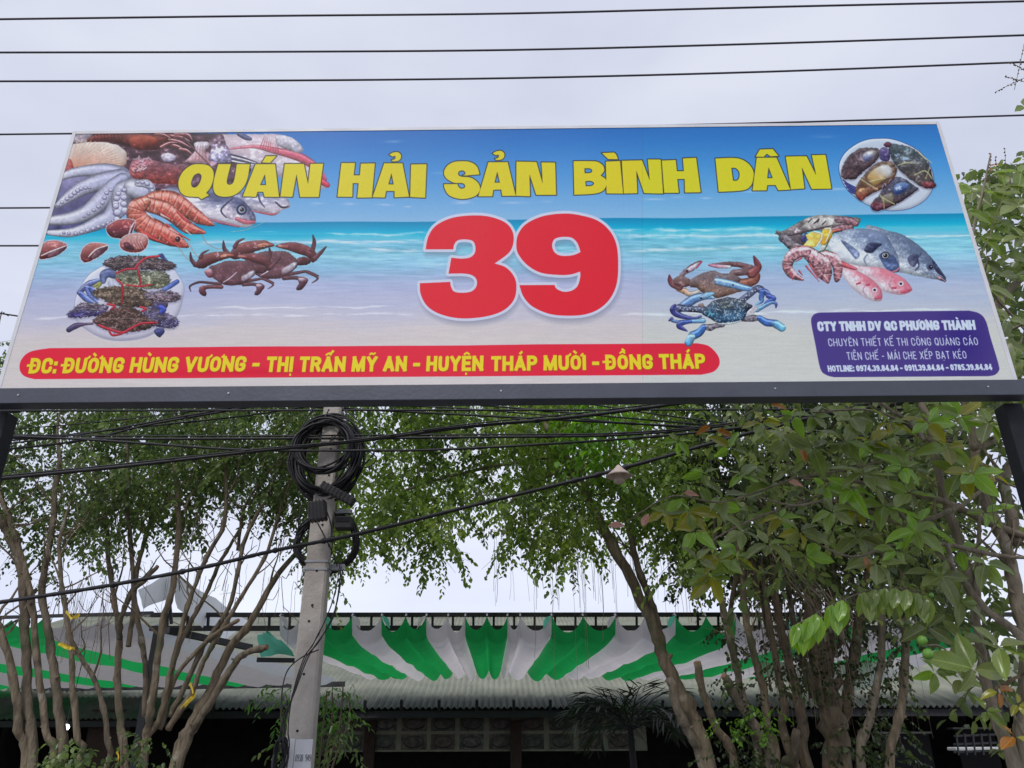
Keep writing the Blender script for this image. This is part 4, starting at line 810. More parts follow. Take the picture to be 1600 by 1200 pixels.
def big(name,c,v):
    m=leafmat(name,[tuple(x*(1-v) for x in c),c,tuple(min(1,x*(1+v)) for x in c)],.5,.4,.4);t=m.node_tree;b=t.nodes['Principled BSDF'];src=b.inputs['Base Color'].links[0].from_socket
    oi=t.nodes.new('ShaderNodeObjectInfo');ad=[n for n in t.nodes if n.type=='MATH'][0];t.links.new(oi.outputs['Random'],ad.inputs[0])
    tc=t.nodes.new('ShaderNodeTexCoord');s=t.nodes.new('ShaderNodeSeparateXYZ');t.links.new(tc.outputs['Object'],s.inputs[0])
    def mth(op,a,b_=None,c_=None):
        n=t.nodes.new('ShaderNodeMath');n.operation=op
        for i,v in enumerate((a,b_,c_)):
            if v is None: continue
            if isinstance(v,(int,float)): n.inputs[i].default_value=v
            else: t.links.new(v,n.inputs[i])
        return n.outputs[0]
    ax=mth('ABSOLUTE',s.outputs['X']);mid=mth('LESS_THAN',ax,.014)
    w_=mth('SUBTRACT',s.outputs['Y'],mth('MULTIPLY',ax,.9));sv_=mth('GREATER_THAN',mth('SINE',mth('MULTIPLY',w_,62.)),.93)
    f=mth('MAXIMUM',mid,mth('MULTIPLY',sv_,.45))
    nz=t.nodes.new('ShaderNodeTexNoise');nz.inputs['Scale'].default_value=7;nz.inputs['Detail'].default_value=5;t.links.new(tc.outputs['Object'],nz.inputs['Vector'])
    sp=mth('MULTIPLY',mth('GREATER_THAN',nz.outputs['Fac'],.66),.5)
    x=t.nodes.new('ShaderNodeMix');x.data_type='RGBA';t.links.new(f,x.inputs['Factor']);t.links.new(src,x.inputs['A']);x.inputs['B'].default_value=(min(1,c[0]*1.7+.05),min(1,c[1]*1.6+.05),c[2]*1.5+.03,1)
    y=t.nodes.new('ShaderNodeMix');y.data_type='RGBA';t.links.new(sp,y.inputs['Factor']);t.links.new(x.outputs['Result'],y.inputs['A']);y.inputs['B'].default_value=(.22,.14,.05,1)
    t.links.new(y.outputs['Result'],b.inputs['Base Color']);b.inputs['Roughness'].default_value=.27;b.inputs['Specular IOR Level'].default_value=.8;return m
M['g1']=big('big_leaf_green',(.23,.28,.10),.5);M['g2']=big('big_leaf_mid',(.22,.31,.07),.35);M['g3']=big('big_leaf_bright',(.27,.46,.07),.25)
M['g4']=big('big_leaf_yellow',(.30,.30,.04),.25);M['g5']=big('big_leaf_orange',(.40,.17,.04),.25);M['g6']=big('big_leaf_pink',(.55,.30,.24),.15)

def roofmat():
    m=mat('corrugated_sheet',(.29,.30,.225),.65,(.19,.205,.155),1.3);t=m.node_tree;b=t.nodes['Principled BSDF']
    tc=t.nodes.new('ShaderNodeTexCoord');mp=t.nodes.new('ShaderNodeMapping');mp.inputs['Scale'].default_value=(5,.35,1)
    n=t.nodes.new('ShaderNodeTexNoise');n.inputs['Scale'].default_value=2;n.inputs['Detail'].default_value=5
    t.links.new(tc.outputs['Object'],mp.inputs[0]);t.links.new(mp.outputs[0],n.inputs['Vector'])
    s=t.nodes.new('ShaderNodeSeparateXYZ');t.links.new(tc.outputs['Object'],s.inputs[0])
    # sheet colour darkens towards the eave, broken up by stretched noise
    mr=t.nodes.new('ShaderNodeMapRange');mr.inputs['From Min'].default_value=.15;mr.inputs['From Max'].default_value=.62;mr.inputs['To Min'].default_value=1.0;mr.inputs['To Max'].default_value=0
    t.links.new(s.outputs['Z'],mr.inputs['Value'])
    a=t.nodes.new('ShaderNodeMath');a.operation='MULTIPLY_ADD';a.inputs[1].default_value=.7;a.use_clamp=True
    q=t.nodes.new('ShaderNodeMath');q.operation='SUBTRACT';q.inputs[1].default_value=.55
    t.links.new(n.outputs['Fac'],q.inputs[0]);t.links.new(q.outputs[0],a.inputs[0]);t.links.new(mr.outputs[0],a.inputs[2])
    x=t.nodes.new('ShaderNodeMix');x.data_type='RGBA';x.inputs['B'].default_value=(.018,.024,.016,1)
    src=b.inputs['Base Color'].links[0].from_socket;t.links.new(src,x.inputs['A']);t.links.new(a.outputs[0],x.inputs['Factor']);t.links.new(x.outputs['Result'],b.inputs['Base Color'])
    return m
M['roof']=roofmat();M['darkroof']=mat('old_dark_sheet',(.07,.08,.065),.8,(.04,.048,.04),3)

# ================================================================ ground, road, kerb
def sheet(name,x0,x1,y0,y1,z,m,kind='structure'):
    b=MB();b.add([(x0,y0,z),(x1,y0,z),(x1,y1,z),(x0,y1,z)],[(0,1,2,3)]);return b.build(name,m,None,kind=kind)
sheet('ground',-400,400,-400,400,0,M['ground'])
sheet('road',-120,120,-9,-1.2,.004,M['asphalt'])
sheet('pavement',-120,120,-1.0,14.,.008,M['ground'])
b=MB();b.box((0,-1.1,.06),(240,.2,.12));b.build('kerb',M['paint'],None,kind='structure')
for k in range(-8,9): sheet('road_marking',k*6-1.2,k*6+1.2,-5.2,-5.05,.008,M['paint'])

# ================================================================ the billboard
SY=4.25
cTL,cTR,cBR,cBL=[P(x,y,SY) for x,y in ((113,207),(1466,190),(1592,601),(-4,611))]
SX0,SX1=(cTL[0]+cBL[0])/2,(cTR[0]+cBR[0])/2;SZ1=(cTL[2]+cTR[2])/2;SZ0=3.545
make_art()
TW,TH=3072,1016
hem=.024
ux=np.linspace(SX0+hem,SX1-hem,TW);uz=np.linspace(SZ0+.002,SZ1-hem,TH)
XX,ZZ=np.meshgrid(ux,uz);f,Fv,Rv,Uv,Lv=CAM
vx,vy,vz=XX-Lv[0],np.full_like(XX,SY)-Lv[1],ZZ-Lv[2]
dd=vx*Fv[0]+vy*Fv[1]+vz*Fv[2];pxx=800+f*(vx*Rv[0]+vy*Rv[1]+vz*Rv[2])/dd;pyy=600-f*(vx*Uv[0]+vy*Uv[1]+vz*Uv[2])/dd
u=np.clip((pxx-AX0)*AS-.5,0,AW-1.01);v=np.clip((pyy-AY0)*AS-.5,0,AH-1.01);ui=u.astype(int);vi=v.astype(int);fu=(u-ui)[...,None];fv=(v-vi)[...,None]
tex=(art[vi,ui]*(1-fu)+art[vi,ui+1]*fu)*(1-fv)+(art[vi+1,ui]*(1-fu)+art[vi+1,ui+1]*fu)*fv
img=bpy.data.images.new('banner_print',TW,TH,alpha=False,float_buffer=False)
buf=np.ones((TH,TW,4),np.float32);buf[...,:3]=np.clip(tex,0,1);img.pixels.foreach_set(buf.ravel());img.update();img.pack()
mp_=bpy.data.materials.new('banner_print_vinyl');mp_.use_nodes=True;t=mp_.node_tree;bs=t.nodes['Principled BSDF'];bs.inputs['Roughness'].default_value=.42;bs.inputs['Specular IOR Level'].default_value=.16
ti=t.nodes.new('ShaderNodeTexImage');ti.image=img;ti.interpolation='Linear';ti.extension='EXTEND'
gn=t.nodes.new('ShaderNodeVectorMath');gn.operation='SCALE';gn.inputs['Scale'].default_value=1.0;t.links.new(ti.outputs[0],gn.inputs[0])
t.links.new(gn.outputs[0],bs.inputs['Base Color'])
tcn=t.nodes.new('ShaderNodeTexCoord');wn=t.nodes.new('ShaderNodeTexNoise');wn.inputs['Scale'].default_value=1.2;wn.inputs['Detail'].default_value=2
t.links.new(tcn.outputs['Object'],wn.inputs['Vector']);bu=t.nodes.new('ShaderNodeBump');bu.inputs['Strength'].default_value=.3;bu.inputs['Distance'].default_value=.02;t.links.new(wn.outputs['Fac'],bu.inputs['Height']);t.links.new(bu.outputs[0],bs.inputs['Normal'])
trn=t.nodes.new('ShaderNodeBsdfTranslucent');t.links.new(gn.outputs[0],trn.inputs[0]);mxs=t.nodes.new('ShaderNodeMixShader');mxs.inputs[0].default_value=.12
t.links.new(bs.outputs[0],mxs.inputs[1]);t.links.new(trn.outputs[0],mxs.inputs[2]);t.links.new(mxs.outputs[0],t.nodes['Material Output'].inputs[0])
sign=T('billboard',((SX0+SX1)/2,SY,0),'long seafood restaurant banner board on two dark steel posts','billboard')
# print sheet, slightly slack between the rails
me=bpy.data.meshes.new('printed_banner');nx,nz_=61,21;vv=[];uvs=[]
for j in range(nz_):
    for i in range(nx):
        a,c=i/(nx-1),j/(nz_-1);sl=.012*math.sin(math.pi*a)*math.sin(math.pi*c)*(1+.5*math.sin(a*19)+.3*math.sin(a*43+c*5))
        vv.append((SX0+hem+(SX1-SX0-2*hem)*a-sign.location[0],-.004+sl,SZ0+.002+(SZ1-hem-SZ0-.002)*c));uvs.append((a,c))
fc=[(j*nx+i,j*nx+i+1,(j+1)*nx+i+1,(j+1)*nx+i) for j in range(nz_-1) for i in range(nx-1)]
me.from_pydata(vv,[],fc);ul=me.uv_layers.new(name='UVMap')
for l in me.loops: ul.data[l.index].uv=uvs[l.vertex_index]
for p in me.polygons:p.use_smooth=True
me.materials.append(mp_);o=bpy.data.objects.new('printed_banner',me);C.objects.link(o);o.parent=sign
def part(fn,name,m,root,**k):
    b=MB();fn(b);return b.build(name,m,root,**k)
W_=SX1-SX0;H_=SZ1-SZ0;cx=(SX0+SX1)/2
for x in (SX0+hem/2,SX1-hem/2): part(lambda b:b.box((x,SY+.02,(SZ0+SZ1)/2),(hem,.055,H_)),'side_hem',M['white_edge'],sign)
part(lambda b:b.box((cx,SY+.02,SZ1-hem/2),(W_-2*hem-.004,.055,hem)),'top_hem',M['white_edge'],sign)
part(lambda b:b.box((cx,SY+.05,(SZ0+SZ1)/2),(W_-.06,.006,H_-.05)),'back_sheet',M['backflex'],sign)
rz=[P(800,y,SY)[2] for y in (602,626)]
part(lambda b:b.box((cx+.012,SY+.02,(rz[0]+rz[1])/2-.003),(W_+.045,.10,rz[0]-rz[1])),'bottom_rail',M['rail'],sign,bevel=.004)
part(lambda b:b.box((cx,SY+.09,SZ1-.03),(W_-.02,.05,.05)),'top_rail',M['steel'],sign)
for k in range(1,7):
    x=SX0+W_*k/7;part(lambda b:b.box((x,SY+.09,(SZ0+SZ1)/2),(.04,.04,H_-.12)),'rear_brace',M['steel'],sign)
part(lambda b:b.box((cx,SY+.135,(SZ0+SZ1)/2),(W_-.02,.04,.04)),'rear_crossbar',M['steel'],sign)
for pxl in (2,1583):
    q=P(pxl,640,SY+.1);part(lambda b:b.box((q[0],SY+.14,rz[1]/2-.004),(.11,.11,rz[1])),'support_post',M['steel'],sign,bevel=.006)
for x in (SX0+.16,SX0+1.4,SX0+3.0,SX0+4.6,SX1-.2):
    part(lambda b:b.tube([(x,SY-.034,(rz[0]+rz[1])/2),(x,SY-.028,(rz[0]+rz[1])/2)],.006,8),'rivet',M['galv'],sign)

# ================================================================ the restaurant building behind
EAVE=20.5
ze=PF(768,1106,EAVE,D1)[2];SL=math.tan(math.radians(17.5));RD=33.6
bld=T('restaurant_building',W(D1,X1,0,EAVE,0),'low restaurant hall with corrugated sheet roof and dark open front','building')
xl,xr=-17.,17.
b=MB();pitch=.15;n=int((xr-xl)/pitch*4);G=[]
for i in range(n+1):
    x=xl+(xr-xl)*i/n;h=.036*math.sin(2*math.pi*i/4)
    G.append([W(D1,X1,x,EAVE+d,ze+d*SL+h) for d in (0,3.3,6.6,9.9,RD-EAVE)])
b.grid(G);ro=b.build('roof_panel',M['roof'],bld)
ro.data.transform(Matrix.Translation((0,0,-ze)));ro.location=(0,0,ze)
part(lambda b:b.beam(W(D1,X1,xl,RD+.05,ze+(RD-EAVE)*SL+.05),W(D1,X1,xr,RD+.05,ze+(RD-EAVE)*SL+.05),.5,.09),'ridge_cap',M['pale'],bld)
part(lambda b:b.beam(W(D1,X1,xl,EAVE+.16,ze-.13),W(D1,X1,xr,EAVE+.16,ze-.13),.07,.16),'eave_beam',M['darkwood'],bld)
for px in (508,570,627,686,745,803,860,918,977,1036,450,392,333,274,216):
    q=PF(px,1103,EAVE-.05,D1);part(lambda b:b.beam(q+np.array([0,0,-.10])+D1*.1,q+np.array([0,0,.13])-D1*.02,.055,.07,up=(1,0,0)),'rafter_end',M['darkwood'],bld)
zt=lambda y,d:PF(768,y,d,D1)[2]
MW=22.
def wallbox(b,x0,x1,d0,d1,z0,z1): b.box(W(D1,X1,(x0+x1)/2,(d0+d1)/2,(z0+z1)/2),(x1-x0,d1-d0,z1-z0),(X1,D1,(0,0,1)))
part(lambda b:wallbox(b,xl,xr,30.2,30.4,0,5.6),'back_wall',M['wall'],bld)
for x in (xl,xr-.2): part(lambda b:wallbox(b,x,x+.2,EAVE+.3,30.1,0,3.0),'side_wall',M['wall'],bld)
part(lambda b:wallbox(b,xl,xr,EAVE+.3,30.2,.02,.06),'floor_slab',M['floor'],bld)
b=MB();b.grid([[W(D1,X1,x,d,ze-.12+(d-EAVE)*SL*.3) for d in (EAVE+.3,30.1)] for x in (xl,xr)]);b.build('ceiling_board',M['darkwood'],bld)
for px in (577,806):
    q=PF(px,1170,MW-.06,D1)[:];x=q@X1;part(lambda b:wallbox(b,x-.14,x+.14,MW-.16,MW-.03,.06,2.35),'brick_column',M['brickred'],bld)
q=PF(162,1150,19.,D1);x=q@X1;part(lambda b:wallbox(b,x-.36,x+.36,19.,19.4,0,2.5),'red_brick_column',M['brickred'],bld)
lo=MB();n=160;xa_,xb_=PF(-90,1110,18.6,D1)@X1,PF(262,1110,18.6,D1)@X1;G=[]
za_,zb_=zt(1121,18.6),zt(1088,19.9)
for i in range(n+1):
    x=xa_+(xb_-xa_)*i/n;hh=.022*math.sin(2*math.pi*i/4);G.append([W(D1,X1,x,18.6,za_+hh),W(D1,X1,x,19.9,zb_+hh)])
lo.grid(G);lo.build('side_roof_panel',M['darkroof'],bld)
part(lambda b:b.beam(W(D1,X1,xa_,18.65,za_-.1),W(D1,X1,xb_,18.65,za_-.1),.07,.12),'side_eave_beam',M['darkwood'],bld)
# menu board with two rows of dish pictures
def pic_mat(k):
    r=random.Random(k);m=bpy.data.materials.new('dish_picture');m.use_nodes=True;t=m.node_tree;b=t.nodes['Principled BSDF'];b.inputs['Roughness'].default_value=.5
    tc=t.nodes.new('ShaderNodeTexCoord');s=t.nodes.new('ShaderNodeMapping');s.inputs['Location'].default_value=(r.uniform(-9,9),r.uniform(-9,9),r.uniform(-9,9));t.links.new(tc.outputs['Object'],s.inputs[0])
    v=t.nodes.new('ShaderNodeTexNoise');v.inputs['Scale'].default_value=9;v.inputs['Detail'].default_value=6;t.links.new(s.outputs[0],v.inputs['Vector'])
    a=t.nodes.new('ShaderNodeValToRGB');c=r.choice([(.14,.11,.08),(.14,.08,.06),(.10,.11,.07),(.17,.16,.14)]);e=a.color_ramp.elements;e[0].position=.35;e[0].color=(.02,.018,.015,1);e[1].position=.7;e[1].color=(*c,1)
    t.links.new(v.outputs['Fac'],a.inputs[0]);t.links.new(a.outputs[0],b.inputs['Base Color']);return m
PM=[pic_mat(k) for k in range(6)]
board=T('menu_board',W(D1,X1,0,MW,1.6),'long dim cream menu board with two rows of dish pictures','menu board')
xa=PF(440,1150,MW,D1)@X1;xb=PF(1010,1150,MW,D1)@X1;z0,z1=zt(1174,MW),zt(1118,MW)
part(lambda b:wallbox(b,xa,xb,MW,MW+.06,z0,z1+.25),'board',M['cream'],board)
cols=[(450,488),(493,531),(537,568),(582,620),(626,668),(672,712),(717,757),(763,800),(813,851),(857,897),(903,943),(949,989)]
plm=mat('plate_glaze',(.055,.055,.05),.5)
for ri,(ya,yb) in enumerate(((1121,1142),(1147,1171))):
    for ci,(pa,pb) in enumerate(cols):
        x0,x1=PF(pa,1150,MW,D1)@X1,PF(pb,1150,MW,D1)@X1;zz0,zz1=zt(yb,MW),zt(ya,MW)
        part(lambda b:wallbox(b,x0+.02,x1-.02,MW-.02,MW-.004,zz0,zz1),'dish_picture',PM[(ci*5+ri*3)%6],board)
        e=[W(D1,X1,(x0+x1)/2+math.cos(a)*(x1-x0)*.36,MW-.026,(zz0+zz1)/2+math.sin(a)*(zz1-zz0)*.36) for a in [i*math.pi/8 for i in range(16)]]
        part(lambda b:b.tube([e[i%16] for i in range(17)],.018,4,cap=False),'plate_rim',plm,board)
# ---- awnings
def awning(root,D,X,hooks,z0,z1,d0,d1,cols,seed,sag=.23,name='fabric_stripe',drop=.245):
    r=random.Random(seed);nw=10;nd=14;i=0
    while i<len(cols):
        j=i
        while j<len(cols) and cols[j]==cols[i]: j+=1
        G=[];ph=[r.uniform(.85,1.15) for _ in range(j-i)]
        for w_ in range(i,j):
            for s in range(nw+(1 if w_==j-1 else 0)):
                t=s/nw;x=hooks[w_]*(1-t)+hooks[w_+1]*t;row=[]
                wd=hooks[w_+1]-hooks[w_];c=max(0,1-abs(2*t-1)**2.2)*(sag if wd>.2 else sag*.8)*ph[w_-i]
                for k in range(nd+1):
                    q=k/nd;zz=z0+(z1-z0)*q-c*(1+.08*math.sin(k*2.1+w_))-(.03*math.sin(math.pi*((q*4)%1)) if 0<t<1 else 0)
                    dq=d0+(d1-d0)*q-(.16*(c/sag) if k==nd else 0)
                    if drop:
                        if k==0: zz=z0-c*.9;dq=d0
                        elif k==1: dq=d0+.14;zz=z0-drop-c*.45
                        elif k==2: dq=d0+.55;zz=z0-drop-.02-c*.6
                        else: q2=(k-2)/(nd-2);dq=d0+.55+(d1-d0-.55)*q2-(.16*(c/sag) if k==nd else 0);zz=(z0-drop-.02)*(1-q2)+z1*q2-c*(.6+.4*q2)*(1+.08*math.sin(k*2.1+w_))-(.03*math.sin(math.pi*((q*4)%1)) if 0<t<1 else 0)
                    row.append(W(D,X,x,dq,zz))
                G.append(row)
        b=MB();b.grid(G);b.build(name,M[cols[i]],root,smooth=True)
        i=j
hp=[437,470,505,550,596,634,666,700,727,761,793,813,862,911,962,1007,1056,1103,1150,1197,1245,1290,1338,1385,1432,1480,1528]
HD=12.;BD=21.3;TD=HD+.2
hx=[PF(p,963,HD,D1)@X1 for p in hp];zh=PF(768,963,HD,D1)[2];zb=PF(768,1048,BD,D1)[2]
cl=['white','green','green','white']+['green','green','white','white']*6
cl=cl[:len(hp)-1]
aw=T('striped_awning',W(D1,X1,0,HD,zh),'long green and white striped fabric awning drawn in waves above the hall','awning')
awning(aw,D1,X1,hx,zh,zb,HD,BD,cl,3)
for i_,x in enumerate(hx[:-1]):
    if i_ in (0,1,2,3,4,6,12,14,16,18,20):
        dx=.13 if i_<6 else -.13;b=MB();a_=W(D1,X1,x,HD-.012,zh+.012)
        G=[[a_+(X1*dx*t+np.array([0,0,-.19*t-.02*math.sin(math.pi*t)]))-D1*.01,a_+(X1*dx*(t*.98+.32*math.sin(math.pi*t)*.9)+np.array([0,0,-.19*t+.05*math.sin(math.pi*t)]))+D1*.05] for t in [q/6 for q in range(7)]]
        b.grid(G);b.build('hem_fold',M['white' if cl[i_ if dx<0 else max(0,i_-0)]=='white' else 'teal'],aw,smooth=True)
    
    part(lambda b:b.tube([W(D1,X1,x,TD+.01,zh+.05),W(D1,X1,x,HD+.05,zh+.04),W(D1,X1,x,HD,zh)],.012,5),'hook',M['galv'],aw)
# truss carrying both awnings
tr=T('awning_truss',W(D1,X1,0,HD,zh),'black iron ladder truss the awning hooks hang from','truss')
ztop,zbot=zt(957,TD+.03),zt(979,TD+.08)
xa=PF(225,960,HD,D1)@X1;xb=PF(1600,960,HD,D1)@X1
part(lambda b:b.beam(W(D1,X1,xa,TD+.05,ztop-.03),W(D1,X1,xb,TD+.05,ztop-.03),.06,.06),'top_chord',M['black'],tr)
part(lambda b:b.beam(W(D1,X1,xa,TD+.10,zbot-.02),W(D1,X1,xb,TD+.10,zbot-.02),.06,.07),'bottom_chord',M['black'],tr)
k=0
for i in range(-5,36):
    x=PF(413+32.6*i,970,HD,D1)@X1;part(lambda b:b.beam(W(D1,X1,x,TD+.055,ztop-.061),W(D1,X1,x,TD+.095,zbot+.016),.034,.034,up=(0,1,0)),'strut',M['black'],tr)
for px in (236,1545):
    x=PF(px,1000,HD,D1)@X1;part(lambda b:b.box(W(D1,X1,x,HD+.2,zbot/2),(.1,.1,zbot),(X1,D1,(0,0,1))),'column',M['black'],tr)
# left awning
z2=PF(100,966,HD,D2)[2];z2b=PF(435,1062,19.8,D2)[2]
h2=[PF(p,966,HD,D2)@X2 for p in (-749,-701,-653,-605,-557,-509,-461,-413,-365,-317,-269,-221,-173,-125,-77,-29,19,67,115,163,211,262)]
aw2=T('striped_awning',W(D2,X2,h2[14],HD,z2),'shorter green and white striped awning slanting behind the left tree stems','awning')
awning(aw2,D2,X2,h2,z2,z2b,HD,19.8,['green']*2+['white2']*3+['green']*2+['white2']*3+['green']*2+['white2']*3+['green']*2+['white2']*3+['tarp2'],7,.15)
part(lambda b:b.beam(W(D2,X2,h2[0],HD+.05,z2+.05),W(D2,X2,h2[-1]-.3,HD+.05,z2+.05),.05,.05),'front_bar',M['black'],aw2)
part(lambda b:b.beam(W(D2,X2,h2[0],19.9,z2b-.12),W(D2,X2,h2[-1]+.2,19.9,z2b-.12),.07,.12),'rear_bar',M['black'],aw2)
# white lean-to tarp
tp=T('tarpaulin',P(300,950,11.3),'white tarpaulin lean-to sloping down behind the left tree','tarp')
def quad(b,c,n=6,m=6,wob=.03,seed=1):
    r=random.Random(seed);A,B,Cc,Dd=[np.asarray(q,float) for q in c];G=[]
    for i in range(n+1):
        s=i/n;row=[]
        for j in range(m+1):
            t=j/m;p=(A*(1-s)+B*s)*(1-t)+(Dd*(1-s)+Cc*s)*t;row.append(p+np.array([0,r.uniform(-wob,wob),r.uniform(-wob,wob)*.6]))
        G.append(row)
    b.grid(G)
part(lambda b:quad(b,(P(270,893,11),P(392,972,13.4),P(345,1003,13.0),P(276,950,11)),8,5,.035,3),'sheet',M['tarp'],tp,smooth=True)
part(lambda b:quad(b,(P(270,893,11.02),P(216,922,11.2),P(224,951,11.2),P(268,932,11.04)),5,4,.02,4),'end_sheet',M['tarp'],tp,smooth=True)
part(lambda b:b.beam(P(262,906,11.12),P(268,975,11.3),.035,.035,up=(0,1,0)),'pole',M['black'],tp)
part(lambda b:b.beam(P(262,985,11.9),P(392,1012,13.2),.09,.09),'beam',M['black'],tp)
gt=T('tarpaulin',P(430,1012,11.5),'small crumpled teal green tarpaulin beside the concrete pole','tarp')
part(lambda b:quad(b,(P(402,990,11.4),P(420,985,12.4),P(462,1024,12.3),P(408,1027,11.3)),8,6,.05,9),'sheet',M['teal'],gt,smooth=True)
part(lambda b:b.beam(P(402,1031,11.9),P(470,1032,11.9),.06,.06),'beam',M['black'],gt)
# right side: white valance, counters, railing
vl=MB();top=[(1180,1030),(1230,1035),(1290,1040),(1344,1035),(1400,1018),(1455,1000),(1512,980)];bot=[(1180,1052),(1240,1068),(1300,1078),(1344,1078),(1400,1058),(1450,1036),(1512,1008)]
tt=[P(x,y,15.5) for x,y in top];bb=[P(x,y,15.5+.3*math.sin(i*1.7)) for i,(x,y) in enumerate(bot)]
T_,B_=cat3(tt,4),cat3(bb,4);vl.grid([[a*(1-k/4)+c*k/4+np.array([0,.05*math.sin(i*.9+k),0]) for k in range(5)] for i,(a,c) in enumerate(zip(T_,B_))])
one(vl,'canopy_sheet',M['white'],'pale canopy sheet sagging at the right end of the striped awning','canopy',smooth=True)
def counter(pa,pb,y,d,label):
    a,c=P(pa,y,d),P(pb,y+1,d);m=(a+c)/2;t_=T('counter',(m[0],m[1],0),label,'counter',None)
    part(lambda b:b.box((m[0],m[1]+.3,m[2]),(c[0]-a[0],.35,.05)),'counter_top',M['pale'],t_,bevel=.01)
    part(lambda b:b.box((m[0],m[1]+.32,(m[2]-.03)/2),((c[0]-a[0])*.9,.3,m[2]-.032)),'base_cabinet',M['darkwood'],t_)
counter(1374,1459,1144,24.,'pale topped counter in the dark hall left of the guava trunk')
counter(1492,1560,1137,24.5,'pale topped counter at the right edge above the iron railing')
rl=T('railing',P(1530,1160,16),'black iron railing with slanting bars low at the right edge','railing')
for y in (1150,1163,1175): part(lambda b:b.beam(P(1490,y,16),P(1572,y-3,16),.03,.035),'rail',M['black'],rl)
for x in range(1494,1572,13): part(lambda b:b.beam(P(x,1146,15.97),P(x+4,1180,15.97),.025,.025,up=(0,1,0)),'bar',M['black'],rl)
b=MB();c=P(1535,1170,18.5);b.box((c[0],c[1],c[2]),(1.3,.4,.07));one(b,'bench',M['pale'],'low pale bench behind the iron railing','bench',bevel=.02)

# ================================================================ utility pole and what hangs on it
px_=-1.785;PY=7.0
pole=T('utility_pole',(px_,PY,0),'pale concrete utility pole with drilled holes and black cable coils','utility pole')
wz=lambda z:.262-.0255*z if z<20 else .1
b=MB();zs=[0,2,4,5.6,7.2];rings=[]
for z in zs:
    h=(.245-.0185*(z-1.5))/2*.89;c=.18*h;g=h*.8
    rings.append([(px_+x,PY+y,z) for x,y in ((-h+c,-g),(h-c,-g),(h,-g+c),(h,g-c),(h-c,g),(-h+c,g),(-h,g-c),(-h,-g+c))])
b.grid([r+[r[0]] for r in rings]);b.add(rings[-1],[tuple(range(8))]);b.build('shaft',M['concrete'],pole)
yf=lambda z:PY-(.245-.0185*(z-1.5))/2*.8*.89
def zat(py): return P(480,py,PY-.1)[2]
for px,py in ((516,700),(513,731),(513,741),(503,819),(494,891),(487,945),(482,970),(474,1053),(464,1142),(488,948)):
    q=P(px,py,PY-.1);y=yf(q[2]);part(lambda b:b.tube([(q[0],y-.003,q[2]),(q[0],y+.012,q[2])],.011 if py!=948 else .006,8),'bolt_hole',M['hole'],pole)
for py in (876,888):
    z=zat(py);h=(.245-.0185*(z-1.5))/2*.89+.006;part(lambda b:b.box((px_,PY,z),(2*h,1.64*h,.018)),'clamp_band',M['galv'],pole)
def br(b,pa,pb,py,hh,Y): 
    a,c=P(pa,py,Y),P(pb,py,Y);b.box(((a[0]+c[0])/2,Y+.02,a[2]),(c[0]-a[0],.05,hh))
part(lambda b:br(b,474,482,889,.05,PY+.02),'bracket_arm',M['galv'],pole);part(lambda b:br(b,515,538,886,.05,PY+.02),'bracket_arm',M['galv'],pole)
part(lambda b:br(b,524,549,799,.035,PY+.0),'bracket_arm',M['galv'],pole);part(lambda b:br(b,522,540,813,.015,PY+.0),'bracket_arm',M['galv'],pole)
for pa,pb,Lr in ((449,459.5,0),(460.5,487.5,1)):
    z1_=zat(1154+Lr);z0_=zat(1240);a,c=P(pa,1170,PY-.1),P(pb,1170,PY-.1)
    yy=yf(z1_)-.006
    part(lambda b:b.box(((a[0]+c[0])/2,yy,(z0_+z1_)/2),(c[0]-a[0],.003,z1_-z0_)),'paper_notice',M['paper'],pole)
# the phone number on the notice, as small printed strokes
b=MB();x0_,x1_=P(461.5,1184,yy)[0],P(486.5,1184,yy)[0];zt_,zb_=P(470,1179,yy)[2],P(470,1189.5,yy)[2];txt='0938.949';cw=(x1_-x0_)/len(txt)
for i,ch in enumerate(txt):
    for s in GL[ch][1]:
        for p,q in zip(s,s[1:]): b.beam((x0_+cw*(i+.12+.7*p[0]),yy-.0035,zt_-(zt_-zb_)*p[1]),(x0_+cw*(i+.12+.7*q[0])+1e-4,yy-.0035,zt_-(zt_-zb_)*q[1]+1e-4),.0035,.0012,up=(0,1,0))
b.build('printed_number',M['ink'],pole)
# fibre closures
def closure(corners,Y,label,dpt=.09,ribs=9):
    q=[P(x,y,Y) for x,y in corners];c=sum(q)/4;t_=T('splice_closure',c,label,'splice box','splice closures on the pole')
    ax=(q[1]-q[0]);L=np.linalg.norm(ax);ax/=L;up=q[0]-q[3];h=np.linalg.norm(up);up=up-ax*(up@ax);up/=np.linalg.norm(up);n=np.cross(ax,up)
    part(lambda b:b.box(c,(L,h,dpt),(ax,up,n)),'case',M['plastic'],t_,bevel=.006)
    for k in range(ribs):
        p=c+ax*L*((k+.5)/ribs-.5);part(lambda b:b.box(p,(L*.028,h*1.08,dpt*1.1),(ax,up,n)),'rib',M['plastic'],t_)
    part(lambda b:b.tube([c-n*dpt*.62-up*h*.2,c-n*dpt*.8,c-n*dpt*.62+up*h*.2],.004,5),'latch',M['black'],t_)
closure(((507,753),(557,780),(547,790),(501,764)),6.62,'black ribbed splice box tilted to the right below the upper coil')
closure(((480,789),(507,785),(511,806),(487,816)),6.7,'stubby black ribbed splice box hanging left on the pole',.1,5)
q=P(538,818,7.02);t_=T('splice_closure',q,'plain black box clamped behind the right side of the pole','splice box','splice closures on the pole')
part(lambda b:b.box(q,(.15,.12,.11)),'case',M['plastic'],t_,bevel=.006);part(lambda b:b.box(q+np.array([0,-.063,.02]),(.12,.004,.04)),'front_plate',M['steel'],t_)
